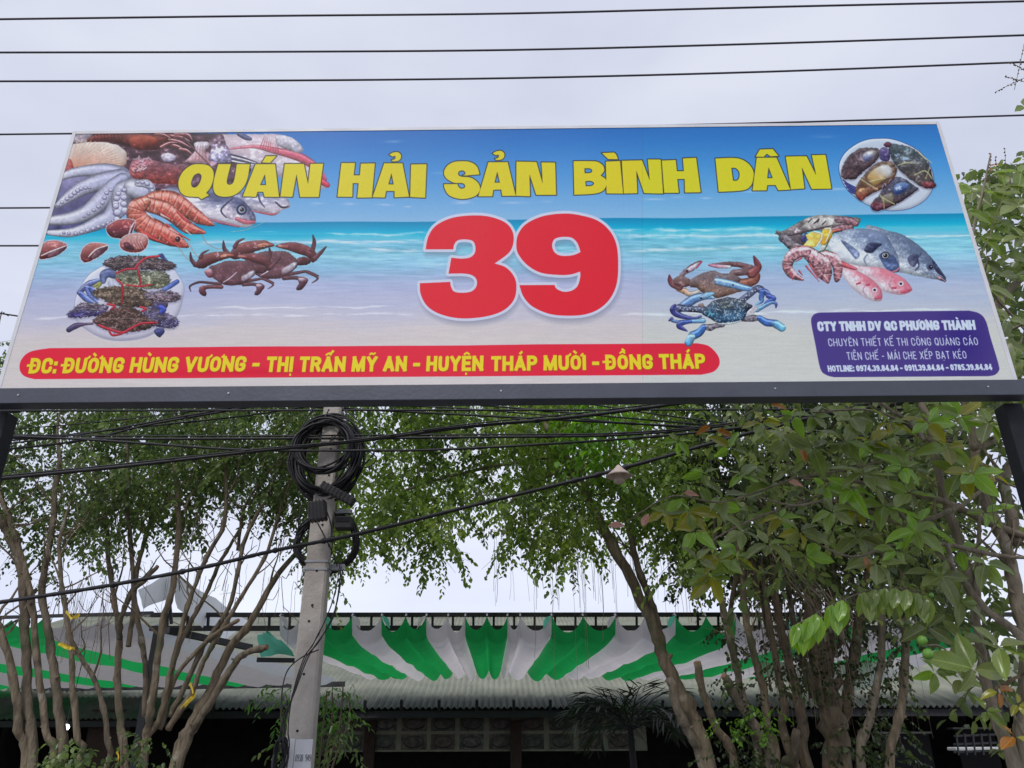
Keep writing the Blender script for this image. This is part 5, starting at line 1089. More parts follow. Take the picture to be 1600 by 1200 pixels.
# coils of spare cable
def coil(cxp,cyp,rx,ry,n,Y,seed,label,jit=4,rpx=2.0,yj=.05):
    r=random.Random(seed);c=P(cxp,cyp,Y);t_=T('cable_coil',c,label,'cable coil','coils of spare cable on the pole');k=dep(c)/CAM[0]
    for i in range(n):
        ox,oz=r.uniform(-jit,jit)*k,r.uniform(-jit,jit)*k;a,bb_=(rx+r.uniform(-jit,jit))*k,(ry+r.uniform(-jit,jit))*k;ph=r.uniform(0,6.28);yo=r.uniform(-yj,yj);tl=r.uniform(-.12,.12)
        pts=[c+np.array([ox+a*math.cos(th)*(1+.03*math.sin(3*th+ph)),yo+.03*math.sin(2*th+ph),oz+bb_*math.sin(th)*(1+.02*math.sin(2*th+ph))+tl*a*math.cos(th)]) for th in [2*math.pi*j/40 for j in range(41)]]
        part(lambda b:b.tube(pts,rpx*k*r.uniform(.8,1.1)/2*1.2,5,cap=False),'cable_loop',M['cable'],t_,smooth=True)
    return t_
coil(508,697,41,42,14,6.72,1,'upper front coil of black cable looped on the pole',4,3.2)
coil(512,716,48,60,24,6.98,2,'large loose coil of black cable behind the upper front one',7,3.4,.09)
coil(512,848,46,43,12,7.14,3,'lower ring of black cable held by two brackets on the pole',2.2,3.)
coil(437,1182,8,26,7,6.8,4,'narrow bundle of black cable hanging low on the left side of the pole',2,3)
# wires down the pole
def lump(rs,seed):
    r=random.Random(seed);return [q*(1+r.uniform(-.12,.12)+(.7 if r.random()<.05 else 0)) for q in rs]
def wire(name,pts,wpx,label,group,cat='cable',n=6,root=None,matl='cable',ext=True):
    P3=[P(x,y,Y) for x,y,Y in pts];c=cat3(P3,6)
    if ext:
        a=c[0]+(c[0]-c[1])/np.linalg.norm(c[0]-c[1])*14;z=c[-1]+(c[-1]-c[-2])/np.linalg.norm(c[-1]-c[-2])*14;c=[a]+c+[z]
    r_=rad(P3[len(P3)//2],wpx*1.2);c2_=[]
    for u_,v_ in zip(c,c[1:]):
        m_=4 if name=='telecom_cable' else 1
        c2_+=[u_+(v_-u_)*(k/m_) for k in range(m_)]
    c=c2_+[c[-1]];r_=r_*(.8 if name=='overhead_line' else 1);b=MB();b.tube(c,lump([r_]*len(c),len(label or 'a')+int(pts[0][1])) if name!='overhead_line' else r_,n)
    if root is not None: return b.build(name,M[matl],root,smooth=True)
    return one(b,name,M[matl],label,cat,group,smooth=True)
dn=T('drop_wire_bundle',P(480,1040,6.8),'thin black wires trailing down the concrete pole','wires')
for pts in ([(531,880,6.95),(525,920,6.85),(512,960,6.8),(490,1005,6.78),(474,1030,6.78),(456,1090,6.75),(450,1140,6.75),(452,1165,6.75),(446,1215,6.7)],
    [(533,885,6.95),(524,950,6.85),(500,1000,6.78),(478,1028,6.77),(460,1080,6.74),(447,1120,6.72),(442,1170,6.7)],
    [(536,890,6.95),(520,965,6.86),(484,1022,6.77),(463,1075,6.74),(440,1135,6.7),(436,1180,6.7)],
    [(498,1015,6.8),(470,1028,6.78),(448,1050,6.75),(440,1090,6.74),(445,1120,6.72)],
    [(495,815,6.8),(508,840,6.8),(520,865,6.85),(527,885,6.9)],[(511,800,6.8),(517,820,6.8),(519,850,6.82),(517,870,6.9)],
    [(514,640,6.8),(505,660,6.78),(500,690,6.76)],[(530,632,6.9),(543,650,6.8),(535,670,6.75),(515,690,6.72)],[(492,635,6.9),(478,655,6.8),(466,690,6.76),(470,740,6.76)],
    [(540,640,6.9),(570,670,6.8),(586,700,6.8),(575,720,6.85),(560,735,6.9)],[(566,700,6.9),(588,715,6.85),(575,730,6.85),(555,727,6.9)],[(470,790,6.8),(466,830,6.8),(468,880,6.9)]):
    wire('wire',pts,1.7,None,None,root=dn,ext=False,n=5)

# ================================================================ overhead lines
GS_='power lines crossing the sky above the sign'
sky_l=[([(0,30,8),(400,25,8),(800,21,8),(1200,11,8),(1600,2,8)],3.6,'topmost black line crossing the sky'),
([(0,82,8.1),(400,81,8.1),(800,78,8.1),(1200,68,8.1),(1600,55,8.1)],3.6,'second black line from the top of the sky'),
([(0,127,8.2),(400,126,8.2),(800,122,8.2),(1200,112,8.2),(1600,97,8.2)],3.6,'third black line from the top, above the sign'),
([(0,210,8.3),(400,205.5,8.3),(800,200.5,8.3),(1200,192,8.3),(1600,180,8.3)],3.4,'fourth black line, skimming the top edge of the sign'),
([(0,325,8.4),(800,318,8.4),(1600,289,8.4)],3.2,'fifth black line, ending at the upper left side of the sign'),
([(0,384,8.5),(800,380,8.5),(1600,350,8.5)],3.2,'lowest sky line, met by the left side of the sign')]
for p,w_,l in sky_l: wire('overhead_line',p,w_,l,GS_,matl='skycable')
GT='telecom cables running under the sign'
low=[([(0,748,6.2),(200,728,6.2),(400,705,6.25),(560,689,6.3),(720,668,6.3),(900,651,6.35),(1080,628,6.4),(1250,606,6.4)],4.6,'thick black cable rising from lower left across the coil to the sign bottom'),
([(0,744,6.15),(200,724,6.15),(400,702,6.2),(560,687,6.25),(720,664,6.28),(900,646,6.3),(1080,624,6.35),(1250,600,6.4)],2.,'thin cable lashed along the thick rising cable'),
([(0,941,6.3),(157,917,6.3),(315,887,6.3),(430,860,6.3),(560,834,6.3),(750,787,6.3),(960,735,6.3),(1162,679,6.3),(1385,624,6.3)],5.,'long twisted black cable sloping up from far lower left'),
([(0,684,6.9),(228,686,6.9),(462,685,6.9),(560,685,6.9),(760,683,6.9),(960,680,6.9),(1100,669,6.9),(1300,645,6.9)],3.4,'level black cable passing behind the front coil'),
([(0,680,6.85),(228,681,6.85),(462,681,6.85),(560,680,6.85),(760,679,6.85),(960,677,6.85),(1120,664,6.85),(1350,632,6.85)],2.2,'thin level wire just above the level black cable'),
([(0,681,6.5),(120,686,6.5),(228,693,6.5),(385,703,6.5),(560,704,6.5),(700,702,6.5),(960,687,6.5),(1160,668,6.5),(1340,640,6.5)],3.2,'black cable dipping below the level ones at the pole'),
([(0,695,7.2),(150,675,7.2),(260,655,7.2),(380,634,7.2),(470,612,7.2)],2.4,'thin wire climbing steeply to the sign bottom at left'),
([(0,703,7.25),(130,688,7.25),(240,662,7.25),(400,634,7.25),(500,612,7.25)],3.,'cable climbing just under the steepest left wire'),
([(60,684,7.3),(240,665,7.3),(380,650,7.3),(480,635,7.3),(560,618,7.3)],2.2,'pale topped thin wire climbing toward the pole top'),
([(0,645,7.1),(60,638,7.1),(130,628,7.1),(240,606,7.1)],4.6,'thick short looking cable at the top left corner under the sign'),
([(0,672,7.35),(150,660,7.35),(300,643,7.35),(420,630,7.35),(520,612,7.35)],1.6,'faint wire nearest the sign bottom at left'),
([(540,632,7.2),(700,637,7.2),(855,649,7.2),(1010,664,7.2),(1206,676,7.2),(1400,686,7.2),(1600,692,7.2)],2.,'thin wire falling from the pole top to the right'),
([(740,632,7.1),(944,650,7.1),(1080,662,7.1),(1206,674,7.1),(1400,683,7.1),(1600,688,7.1)],2.4,'cable of the right bundle running nearly level into the trees'),
([(900,628,7.05),(1060,652,7.05),(1206,668,7.05),(1400,680,7.05),(1600,684,7.05)],2.,'upper wire of the right bundle'),
([(950,660,7.15),(1100,668,7.15),(1250,677,7.15),(1420,688,7.15),(1600,696,7.15)],3.,'lowest thick wire of the right bundle'),
([(1300,640,7.),(1450,640,7.),(1600,642,7.)],3.,'black wire close under the right end of the sign')]
for p,w_,l in low: wire('telecom_cable',p,w_,l,GT)
# short ties on the long cable
# lamp hung on the long cable
q=P(967,741,6.28);lm=T('hanging_lamp',q,'small cream cone shaped lamp hanging on the long sloping cable','lamp');k=dep(q)/CAM[0]
def lathe(b,c,prof,n=16):
    G=[[c+np.array([r*math.cos(2*math.pi*i/n),r*math.sin(2*math.pi*i/n),z]) for i in range(n+1)] for r,z in prof];b.grid(G)
part(lambda b:lathe(b,q,[(.001,16*k),(3*k,14*k),(8*k,8*k),(16*k,1*k),(21*k,-3*k),(19*k,-4*k),(9*k,1*k)]),'shade',M['lampshade'],lm,smooth=True)
part(lambda b:lathe(b,q,[(8*k,0),(7*k,-6*k),(9*k,-10*k),(7.5*k,-14*k),(.001,-16*k)]),'bulb_housing',M['lampshade'],lm,smooth=True)
# lit lamp in the hall at the left
em=bpy.data.materials.new('lit_lamp');em.use_nodes=True;e_=em.node_tree.nodes['Principled BSDF'];e_.inputs['Emission Color'].default_value=(.95,.97,1,1);e_.inputs['Emission Strength'].default_value=6
q=P(103,1136,14.);bl=T('lamp',q,'small lit white lamp glowing in the dark at lower left','lamp');k=dep(q)/CAM[0]
part(lambda b:lathe(b,q,[(.001,5*k),(4*k,3*k),(5.5*k,0),(4*k,-3.6*k),(.001,-5*k)]),'bulb',em,bl,smooth=True)
part(lambda b:lathe(b,q,[(2.4*k,9*k),(3*k,5.5*k),(2.6*k,4*k)]),'socket',M['black'],bl)
part(lambda b:b.tube([q+np.array([0,0,8*k]),q+np.array([0,.1,1.2])],.006,5),'flex',M['black'],bl)

# ================================================================ trees
def br3(pts,ws,base=None,Y=(9,9)):
    m=len(pts);P3=[]
    for i,p in enumerate(pts):
        y=p[2] if len(p)>2 else Y[0]+(Y[1]-Y[0])*i/(m-1);P3.append(P(p[0],p[1],y))
    rs=[rad(P3[i],np.interp(i/(m-1),np.linspace(0,1,len(ws)),ws)) for i in range(m)]
    if base is not None: P3.append(np.array(base,float));rs.append(rs[-1]*1.25)
    c=cat3(P3,5);rr=np.interp(np.linspace(0,1,len(c)),np.linspace(0,1,len(rs)),rs)
    return c,rr
SUB=[]
def branch(root,pts,ws,base=None,Y=(9,9),m='bark',name='branch',seed=0,cut=False):
    if root.name.startswith('ficus') and pts[-1][0]<500: ws=tuple(w_*.78 for w_ in ws)
    c,rr=br3(pts,ws,base,Y);r=random.Random(seed);full=c
    if not cut and name=='branch' and pts[0][1]<1000 and ws[0]>3.5:
        d=c[0]-c[3];d/=np.linalg.norm(d);q=c[0];ex=[];er=[];n_=7
        for k in range(n_):
            d=d+np.array([r.uniform(-.22,.22),r.uniform(-.15,.15),.06]);d/=np.linalg.norm(d);q=q+d*.16;ex.append(q);er.append(rr[0]*(1-(k+1)/(n_+.6)))
        c=ex[::-1]+list(c);rr=np.concatenate([er[::-1],rr])
        SUB.append((root,c[:max(6,len(c)//2+4)],rr))
    c=[p+np.array([r.uniform(-1,1),r.uniform(-1,1),0])*q*.22 for p,q in zip(c,rr)]
    b=MB();rr=[q*(1+(.28*max(0,math.sin(i_*1.7+seed*2.1))**8)) for i_,q in enumerate(rr)];b.tube(c,rr,10,.12,seed)
    if rr[len(rr)//2]>.02 and name=='branch':
        for _ in range(3):
            i_=r.randrange(2,len(c)-1);dv=np.array([r.uniform(-1,1),r.uniform(-1,0),r.uniform(.1,.8)]);dv/=np.linalg.norm(dv);b.tube([c[i_],c[i_]+dv*rr[i_]*1.7],[rr[i_]*.4,rr[i_]*.28],6)
    o=b.build(name,M[m],root,smooth=True)
    if cut:
        d=c[0]-c[1];d/=np.linalg.norm(d);part(lambda b:b.tube([c[0]+d*.001,c[0]+d*.006],rr[0]*.9,9),'cut_end',M['cut'],o)
    return c,rr
def side_twigs(root,seed,per=5):
    r=random.Random(seed);b=MB()
    for ro,c,rr in [x for x in SUB if x[0]==root]:
        for _ in range(per):
            i=r.randrange(0,len(c)-1);q=np.array(c[i]);d=np.array([r.uniform(-1,1),r.uniform(-.7,.7),r.uniform(.1,1.1)]);d/=np.linalg.norm(d);L=r.uniform(.25,.95);pts=[q];n_=7
            for k in range(n_):
                d=d+np.array([r.uniform(-.3,.3),r.uniform(-.3,.3),.05]);d/=np.linalg.norm(d);q=q+d*L/n_;pts.append(q)
            r0=min(rr[i]*.55,.016);b.tube(pts,np.linspace(r0,.0025,n_+1),4,cap=False)
            for _k in range(2):
                j=r.randrange(2,n_);q2=pts[j];d2=np.array([r.uniform(-1,1),r.uniform(-.7,.7),r.uniform(-.2,.9)]);d2/=np.linalg.norm(d2);b.tube([q2,q2+d2*.12+np.array([0,0,.02]),q2+d2*.26],[r0*.4,.003,.0015],3,cap=False)
    if b.n: b.build('side_twigs',M['bark'],root,kind='stuff')
def n3(p,s=1.):
    x,y,z=p[...,0]*s,p[...,1]*s,p[...,2]*s
    return (np.sin(x*1.9+1.3*np.sin(y*1.3+z))+np.sin(z*2.3+1.7*np.sin(x*.9+2))+np.sin(y*2.1+z*1.1+np.sin(x*2.7)))/3
def sprays(name,root,xr,ytop,bot,Yr,n,matl,seed,L=.062,thr=-.25,gaps=(),kind='stuff',per=13,wr=.62,spread=.3,fade=70,bias=1.0,rand_bot=22):
    """drooping leafy twigs filling a crown"""
    r=np.random.RandomState(seed);B=[];Dn=[];Nn=[];LL=[];tw=[]
    cnt=0;tries=0;bx=[b_[0] for b_ in bot];by=[b_[1] for b_ in bot]
    while cnt<n and tries<n*12:
        tries+=1;px=r.uniform(*xr);lo=np.interp(px,bx,by);py=ytop+(lo-ytop)*r.rand()**bias;Y=r.uniform(*Yr)
        p=P(px,py,Y)
        nn=float(n3(p,2.2));lim=thr+(.95 if py>lo-fade else 0)*((py-(lo-fade))/fade if py>lo-fade else 0)*.8
        if nn<lim: continue
        if any(((px-g[0])/g[2])**2+((py-g[1])/g[3])**2<r.uniform(.6,1.2) for g in gaps): continue
        cnt+=1
        a=r.uniform(0,2*math.pi);sz=r.uniform(.7,1.3);d=np.array([math.cos(a),math.sin(a),r.uniform(-1.2,.35)]);d/=np.linalg.norm(d);q=p.copy();st=L*.55;tw.append((p,p+d*st*per*.8+np.array([0,0,-.05])))
        for k in range(per):
            q=q+d*st;d=d+np.array([0,0,-.07])+r.normal(0,.07,3);d/=np.linalg.norm(d)
            s=np.cross(d,[0,0,1.]);s/=np.linalg.norm(s)+1e-6
            ld=d*.5+s*(1 if k%2 else -1)*.75+np.array([0,0,-.42])+r.normal(0,spread,3)
            B.append(q);Dn.append(ld);Nn.append(np.array([0,0,1.])+r.normal(0,.55,3));LL.append(L*sz*r.uniform(.75,1.2))
    LL=np.array(LL);leaves(name,B,Dn,Nn,LL,LL*wr*r.uniform(.85,1.15,len(LL)),matl,root,kind)
    return tw
def twigs(root,tw,seed,frac=.5,r0=.0035):
    r=random.Random(seed);b=MB()
    for a,c in tw:
        if r.random()<frac: b.tube([a,(a+c)/2+np.array([0,0,.012]),c],[r0,r0*.8,r0*.4],3,cap=False)
    if b.n: b.build('twigs',M['twig'],root,kind='stuff')
def roots_(root,spec,seed,name='aerial_roots'):
    r=random.Random(seed);b=MB()
    for x0,x1,y0,y1,n,Y0,Y1 in spec:
        for _ in range(n):
            x=r.uniform(x0,x1);ya=y0+r.uniform(-25,15);yb=ya+(y1-y0)*r.uniform(.35,1.05);Y=r.uniform(Y0,Y1);p=P(x,ya,Y);z=P(x,yb,Y)[2];m=5;pts=[]
            for k in range(m+1):
                t=k/m;pts.append(np.array([p[0]+r.uniform(-.012,.012)*(k>0),p[1],p[2]*(1-t)+z*t]))
            b.tube(pts,[r.uniform(.0013,.0026)]*(m+1),3,cap=False)
    b.build(name,M['root'],root,kind='stuff')

BOT=[(-80,860),(0,850),(60,900),(140,910),(170,860),(230,820),(300,840),(350,810),(400,800),(440,815),(470,830),(500,930),(545,900),(590,930),(620,860),(650,850),(675,900),(700,890),(730,840),(760,820),(800,900),(830,830),(870,860),(880,915),(915,900),(930,850),(1000,850),(1060,930),(1100,900),(1150,930),(1200,940),(1300,940),(1400,950),(1500,960),(1600,960)]
GAPS=[(722,700,24,26),(450,745,9,12),(385,725,10,9),(95,640,40,10),(260,640,30,8),(20,655,20,16),(630,705,14,10),(560,760,8,12),(150,735,12,12),(1010,905,40,26),(1080,880,16,14)]
# ---- tree 1: far left stems
t1=T('ficus_tree',(P(70,1200,8.4)[0],8.6,0),'ficus at the far left edge with five leaning stems','tree','ficus trees behind the sign')
b1=(P(70,1200,8.6)[0],8.6,0);i=0
for pts,ws in (([(-14,790),(2,815),(15,840),(33,891),(37,960),(42,1020),(45,1110),(51,1200)],(13,19)),([(10,800),(22,835),(30,858),(48,930),(57,1020),(72,1140),(80,1200)],(9,15)),
    ([(86,760),(80,840),(68,900),(66,935),(76,990),(85,1050),(90,1110),(93,1200)],(10,19)),([(92,850),(96,909),(103,960),(111,1020),(114,1080),(120,1150),(122,1200)],(7,13)),
    ([(108,985),(118,1015),(141,1050),(159,1095),(168,1158),(160,1210)],(8,11)),([(-5,965),(12,1020),(25,1080),(30,1140),(40,1200)],(12,18))):
    branch(t1,pts,ws,b1,(8.2,8.6),['bark2','bark'][i%2],seed=20+i);i+=1
tw=sprays('crown',t1,(-90,175),540,BOT,(7.9,10.6),900,M['leafA'],31,gaps=GAPS,thr=-.2);twigs(t1,tw,1)
side_twigs(t1,1,6)
# ---- tree 2: the fan of stems left of the pole
t2=T('ficus_tree',(P(255,1200,9.)[0],9.1,0),'broad ficus left of the pole with many bare stems fanning out','tree','ficus trees behind the sign')
b2=(P(250,1200,9.1)[0],9.1,0);i=0
for pts,ws,ct in (([(157,775),(168,830),(170,880),(180,945),(186,990),(184,1050),(186,1110),(195,1200)],(7,15),0),([(200,735),(198,790),(204,840),(210,930),(219,990),(228,1050),(226,1120)],(7,12),0),
    ([(276,760),(279,830),(271,915),(255,969),(246,1035),(237,1095),(231,1140),(222,1200)],(10,16),0),([(310,725),(290,768),(252,793),(228,838),(214,897),(207,960),(200,1010)],(6,10),0),
    ([(246,885),(225,908),(207,925),(190,965),(187,1000)],(8,10),1),([(353,735),(350,817),(322,873),(297,936),(282,990),(264,1059),(249,1125),(222,1185)],(7,12),0),
    ([(381,817),(360,852),(343,880),(322,929),(301,967),(276,1020),(262,1090),(250,1140)],(6,11),1),([(413,785),(383,841),(371,897),(357,950),(318,1010),(290,1070),(265,1120)],(7,11),0),
    ([(434,810),(413,873),(371,943),(336,1002),(315,1040),(298,1085),(262,1140)],(6,12),0),([(476,850),(427,908),(390,975),(360,1012),(327,1080),(294,1140),(270,1200)],(9,22),0),
    ([(417,1011),(385,1020),(365,1038),(336,1086),(305,1135),(285,1180)],(12,16),1),([(373,969),(345,985),(322,1003),(279,1050),(262,1090)],(7,9),1),([(275,785),(262,778),(247,752),(243,735)],(5,8),0),
    ([(395,770),(380,800),(372,860)],(5,7),0),([(288,800),(300,770),(330,745)],(4,6),0)):
    last=pts[-1][1]>1150;branch(t2,pts,ws,b2 if last else None,(8.7,9.1) if i%3 else (9.3,9.1),['bark','bark2','bark'][i%3],seed=40+i,cut=bool(ct));i+=1
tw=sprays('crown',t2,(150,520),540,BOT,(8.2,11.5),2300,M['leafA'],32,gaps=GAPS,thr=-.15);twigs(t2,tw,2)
r_=random.Random(9);b=MB()
for k in range(70):
    x=r_.uniform(90,480);y=r_.uniform(780,960);Y=r_.uniform(8.4,9.6);a=r_.uniform(-1,1);pts=[P(x+a*s*r_.uniform(10,22),y+(s*r_.uniform(6,26)*(1 if k%2 else -1)),Y+s*.05) for s in range(4)]
    b.tube(cat3(pts,3),[.004]*10,4,cap=False)
b.build('dead_twigs',M['twig'],t2,kind='stuff')
side_twigs(t2,2,6);roots_(t2,[(110,180,930,1060,26,8.4,9.),(60,480,900,1010,30,8.6,9.6)],4)
# ---- tree 3: centre, leafy crown hanging right of the pole
t3=T('ficus_tree',(P(1120,1200,9.)[0],9.2,0),'leafy ficus right of centre whose boughs droop over the awning','tree','ficus trees behind the sign')
b3=(P(1130,1200,9.2)[0],9.2,0);i=0
for pts,ws,ct in (([(880,705),(900,740),(917,775),(950,840),(992,918),(1022,978),(1037,1026),(1058,1074),(1085,1125),(1106,1200)],(12,23),0),([(975,790),(986,840),(998,891),(1016,939),(1030,985)],(9,12),0),
    ([(1088,1035),(1103,1095),(1121,1140),(1148,1200)],(11,13),1),([(1118,880),(1121,906),(1133,969),(1148,1032),(1157,1074),(1175,1130),(1185,1200)],(9,13),0),([(1150,900),(1144,940),(1138,970)],(7,8),0),
    ([(1131,1056),(1154,1095),(1187,1149),(1202,1200)],(11,17),1),([(1158,890),(1162,930),(1169,984),(1181,1032),(1193,1080),(1200,1140),(1210,1200)],(9,13),0),([(1046,1060),(1060,1110),(1080,1150),(1098,1200)],(13,15),0),
    ([(790,790),(830,760),(880,735),(905,760)],(3,8),0),([(620,770),(700,745),(790,725),(870,715),(890,735)],(3,8),0)):
    branch(t3,pts,ws,b3 if pts[-1][1]>1150 else None,(8.8,9.2),['bark','bark3'][i%2] if i%4 else 'bark',seed=60+i,cut=bool(ct));i+=1
tw=sprays('crown',t3,(500,1090),540,BOT,(7.9,11.2),3200,M['leafB'],33,gaps=GAPS,thr=-.12,L=.066);twigs(t3,tw,3,.3)
tw=sprays('bright_shoots',t3,(895,965),610,[(880,720),(1000,750)],(7.6,8.0),60,M['bright'],35,thr=-2,per=10,L=.07)
tw=sprays('young_shoots',t3,(1120,1215),1085,[(1120,1150),(1215,1150)],(8.3,8.7),20,M['bright'],36,thr=-2,per=7,L=.05)
side_twigs(t3,3,4);roots_(t3,[(770,930,840,960,40,8.4,9.6),(930,1080,850,980,40,8.5,9.4),(820,1000,880,1060,10,8.4,9.)],5)
# ---- tree 4: thick trunk with thin stems, right
t4=T('ficus_tree',(P(1310,1200,9.4)[0],9.4,0),'thick trunked banyan at right hung with aerial roots','tree','ficus trees behind the sign')
b4=(P(1312,1200,9.4)[0],9.4,0);i=0
for pts,ws in (([(1250,800),(1262,890),(1273,984),(1284,1065),(1303,1125),(1310,1200)],(18,44)),([(1300,860),(1298,930),(1292,1010),(1290,1080),(1300,1140)],(12,26)),([(1211,900),(1212,930),(1222,990),(1241,1065),(1252,1120),(1262,1200)],(9,18)),
    ([(1245,1140),(1240,1190),(1235,1210)],(12,16)),([(1345,960),(1335,1020),(1325,1080),(1318,1130)],(13,20)),([(1228,880),(1236,950),(1250,1020),(1270,1090)],(7,12)),([(1192,900),(1200,960),(1212,1030),(1225,1100),(1232,1170)],(8,13)),
    ([(1310,1010),(1322,970),(1335,930)],(8,12)),([(1175,870),(1190,940),(1205,1000)],(7,9))):
    branch(t4,pts,ws,b4 if pts[-1][1]>1150 else None,(9.0,9.4),'bark2' if i%2 else 'bark',seed=80+i);i+=1
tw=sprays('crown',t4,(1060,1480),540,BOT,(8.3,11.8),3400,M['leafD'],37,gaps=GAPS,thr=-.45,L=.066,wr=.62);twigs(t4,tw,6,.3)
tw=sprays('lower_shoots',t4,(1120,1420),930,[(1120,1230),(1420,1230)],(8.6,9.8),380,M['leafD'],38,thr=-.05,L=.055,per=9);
side_twigs(t4,4,4);roots_(t4,[(1150,1330,870,1120,120,8.4,9.3),(1180,1420,960,1180,50,8.4,9.3)],6)
r_=random.Random(19);b=MB()
for k in range(16):
    x=r_.uniform(1195,1260);pts=[(x,858+r_.uniform(-10,20)),(x+r_.uniform(15,35),905),(x+r_.uniform(45,75),948),(x+r_.uniform(65,110),985+r_.uniform(0,25))]
    b.tube(cat3([P(a,c,8.2+r_.uniform(-.2,.2)) for a,c in pts],4),[.006,.006,.005,.005,.005,.005,.005,.004,.004,.004,.003,.003,.003],4,cap=False)
b.build('dry_twigs',M['bark3'],t4,kind='stuff')
# ---- tree 5: two slim straight stems
t5=T('young_tree',(P(1350,1200,8.8)[0],8.8,0),'slim straight double stemmed tree before the dark hall','tree')
b5=(P(1345,1200,8.8)[0],8.8,0)
branch(t5,[(1380,840),(1378,945),(1376,1035),(1358,1125),(1345,1200)],(9,14),b5,(8.8,8.8),'bark3',seed=95)
branch(t5,[(1410,850),(1412,954),(1414,1020),(1408,1110),(1390,1190)],(10,14),b5,(8.7,8.8),'bark',seed=96)
tw=sprays('crown',t5,(1300,1500),640,[(1300,930),(1500,960)],(8.2,9.4),220,M['leafC'],39,thr=-.1,L=.09,per=8,wr=.55);twigs(t5,tw,7)
# ---- tree 6: guava with large leaves, near at right
GY=5.6
t6=T('guava_tree',(P(1600,1200,5.8)[0],5.8,0),'broad leaved guava tree reaching in from the right below the sign','tree')
b6=(P(1600,1200,5.8)[0],5.8,0);i=0
for pts,ws in (([(1521,687),(1528,740),(1545,800),(1570,850),(1588,930),(1602,990),(1606,1100),(1604,1200)],(13,26)),([(1582,718),(1570,753),(1578,800),(1590,850)],(13,18)),([(1505,906),(1540,951),(1588,987),(1604,1010)],(8,15)),
    ([(1525,966),(1534,1020),(1543,1080),(1566,1150),(1590,1200)],(11,22)),([(1438,626),(1455,680),(1462,720),(1482,797),(1500,850),(1530,960)],(10,14)),([(1547,818),(1490,790),(1447,775),(1390,760),(1337,753),(1290,750),(1253,748)],(12,2.5)),
    ([(1480,800),(1420,820),(1360,800),(1300,782),(1240,790),(1180,775)],(8,2)),([(1520,860),(1470,850),(1400,850),(1330,870),(1260,840)],(8,2)),([(1505,910),(1490,890),(1480,850)],(6,8)),([(1456,690),(1400,655),(1350,640),(1270,645)],(6,2)),
    ([(1390,640),(1420,660),(1445,690)],(5,7)),([(1290,740),(1240,748),(1180,770),(1120,785),(1050,775),(980,815)],(4,1.6)),([(1240,790),(1180,810),(1120,840),(1085,870)],(4,2)),
    ([(1600,640),(1560,600),(1540,540),(1555,480),(1600,430)],(16,10)),([(1548,500),(1530,440),(1520,370),(1540,280),(1548,240)],(6,2)),([(1560,470),(1540,430),(1545,400)],(4,2)),([(1550,520),(1580,515),(1600,505)],(4,4)),([(1520,440),(1505,400),(1500,380)],(3,1)),
    ([(1570,640),(1560,680),(1522,700)],(8,12)),([(1445,930),(1400,918),(1350,925),(1300,945),(1265,965),(1245,975)],(3,1.5)),([(1530,1060),(1500,1040),(1470,1010),(1440,1010)],(4,2)),([(1600,1150),(1570,1090),(1545,1040),(1520,1010)],(4,2))):
    branch(t6,pts,ws,b6 if pts[-1][1]>=1200 else None,(5.75,5.8) if ws[0]>9 else (5.5,5.3),'bark3',seed=100+i);i+=1
side_twigs(t6,6,3)
# leaf blade shared by the large leaves
def blade(name,Lr,Wr,m,curl,seed):
    r=random.Random(seed);n=7;G=[];
    for i in range(n+1):
        t=i/n;w_=math.sin(math.pi*min(1,t**.85))**.8*Wr*.5 if 0<t<1 else .001*Lr;row=[]
        for s in (-1,-.5,0,.5,1):
            z=abs(s)*w_*(.25+.25*r.random())-curl*Lr*t*t+(.03*Lr*math.sin(t*9+s*2+seed) if abs(s)==1 else 0);row.append((s*w_,t*Lr,z))
        G.append(row)
    b=MB();b.grid(G);me=bpy.data.meshes.new(name);me.from_pydata(np.concatenate(b.v).tolist(),[],b.f)
    for p in me.polygons:p.use_smooth=True
    me.materials.append(m);return me
blades={k:[blade('leaf_blade',1,.46+.03*(j%3),M[k],c_,j) for j,c_ in enumerate((.12,.3,-.05,.45,.2))] for k in ('g1','g2','g3','g4','g5','g6')}
NL=[0]
def bigleaf(root,p,d,nrm,L,k,r):
    d=np.asarray(d,float);d/=np.linalg.norm(d);n=np.asarray(nrm,float);n=n-d*(n@d);n/=np.linalg.norm(n)+1e-9;s=np.cross(d,n)
    o=bpy.data.objects.new('leaf',r.choice(blades[k]));C.objects.link(o);o.parent=root;q=np.asarray(p)-np.array(ABS[root.name])
    o.matrix_local=Matrix(((s[0]*L,d[0]*L,n[0]*L,q[0]),(s[1]*L,d[1]*L,n[1]*L,q[1]),(s[2]*L,d[2]*L,n[2]*L,q[2]),(0,0,0,1)));NL[0]+=1
r_=random.Random(77)
def rosette(px,py,Y,n,keys,Lpx,root=t6,down=-.25):
    p=P(px,py,Y);k=dep(p)/CAM[0];a0=r_.uniform(0,6)
    for i in range(n):
        a=a0+i*2.4;d=np.array([math.cos(a),.35*math.sin(a)-.2,.85*math.sin(a)+down]);nn=np.array([r_.uniform(-.8,.8),-.7,r_.uniform(-.1,1.1)])
        bigleaf(root,p+d*.01,d,nn,Lpx*k*r_.uniform(.6,1.25),r_.choice(keys),r_)
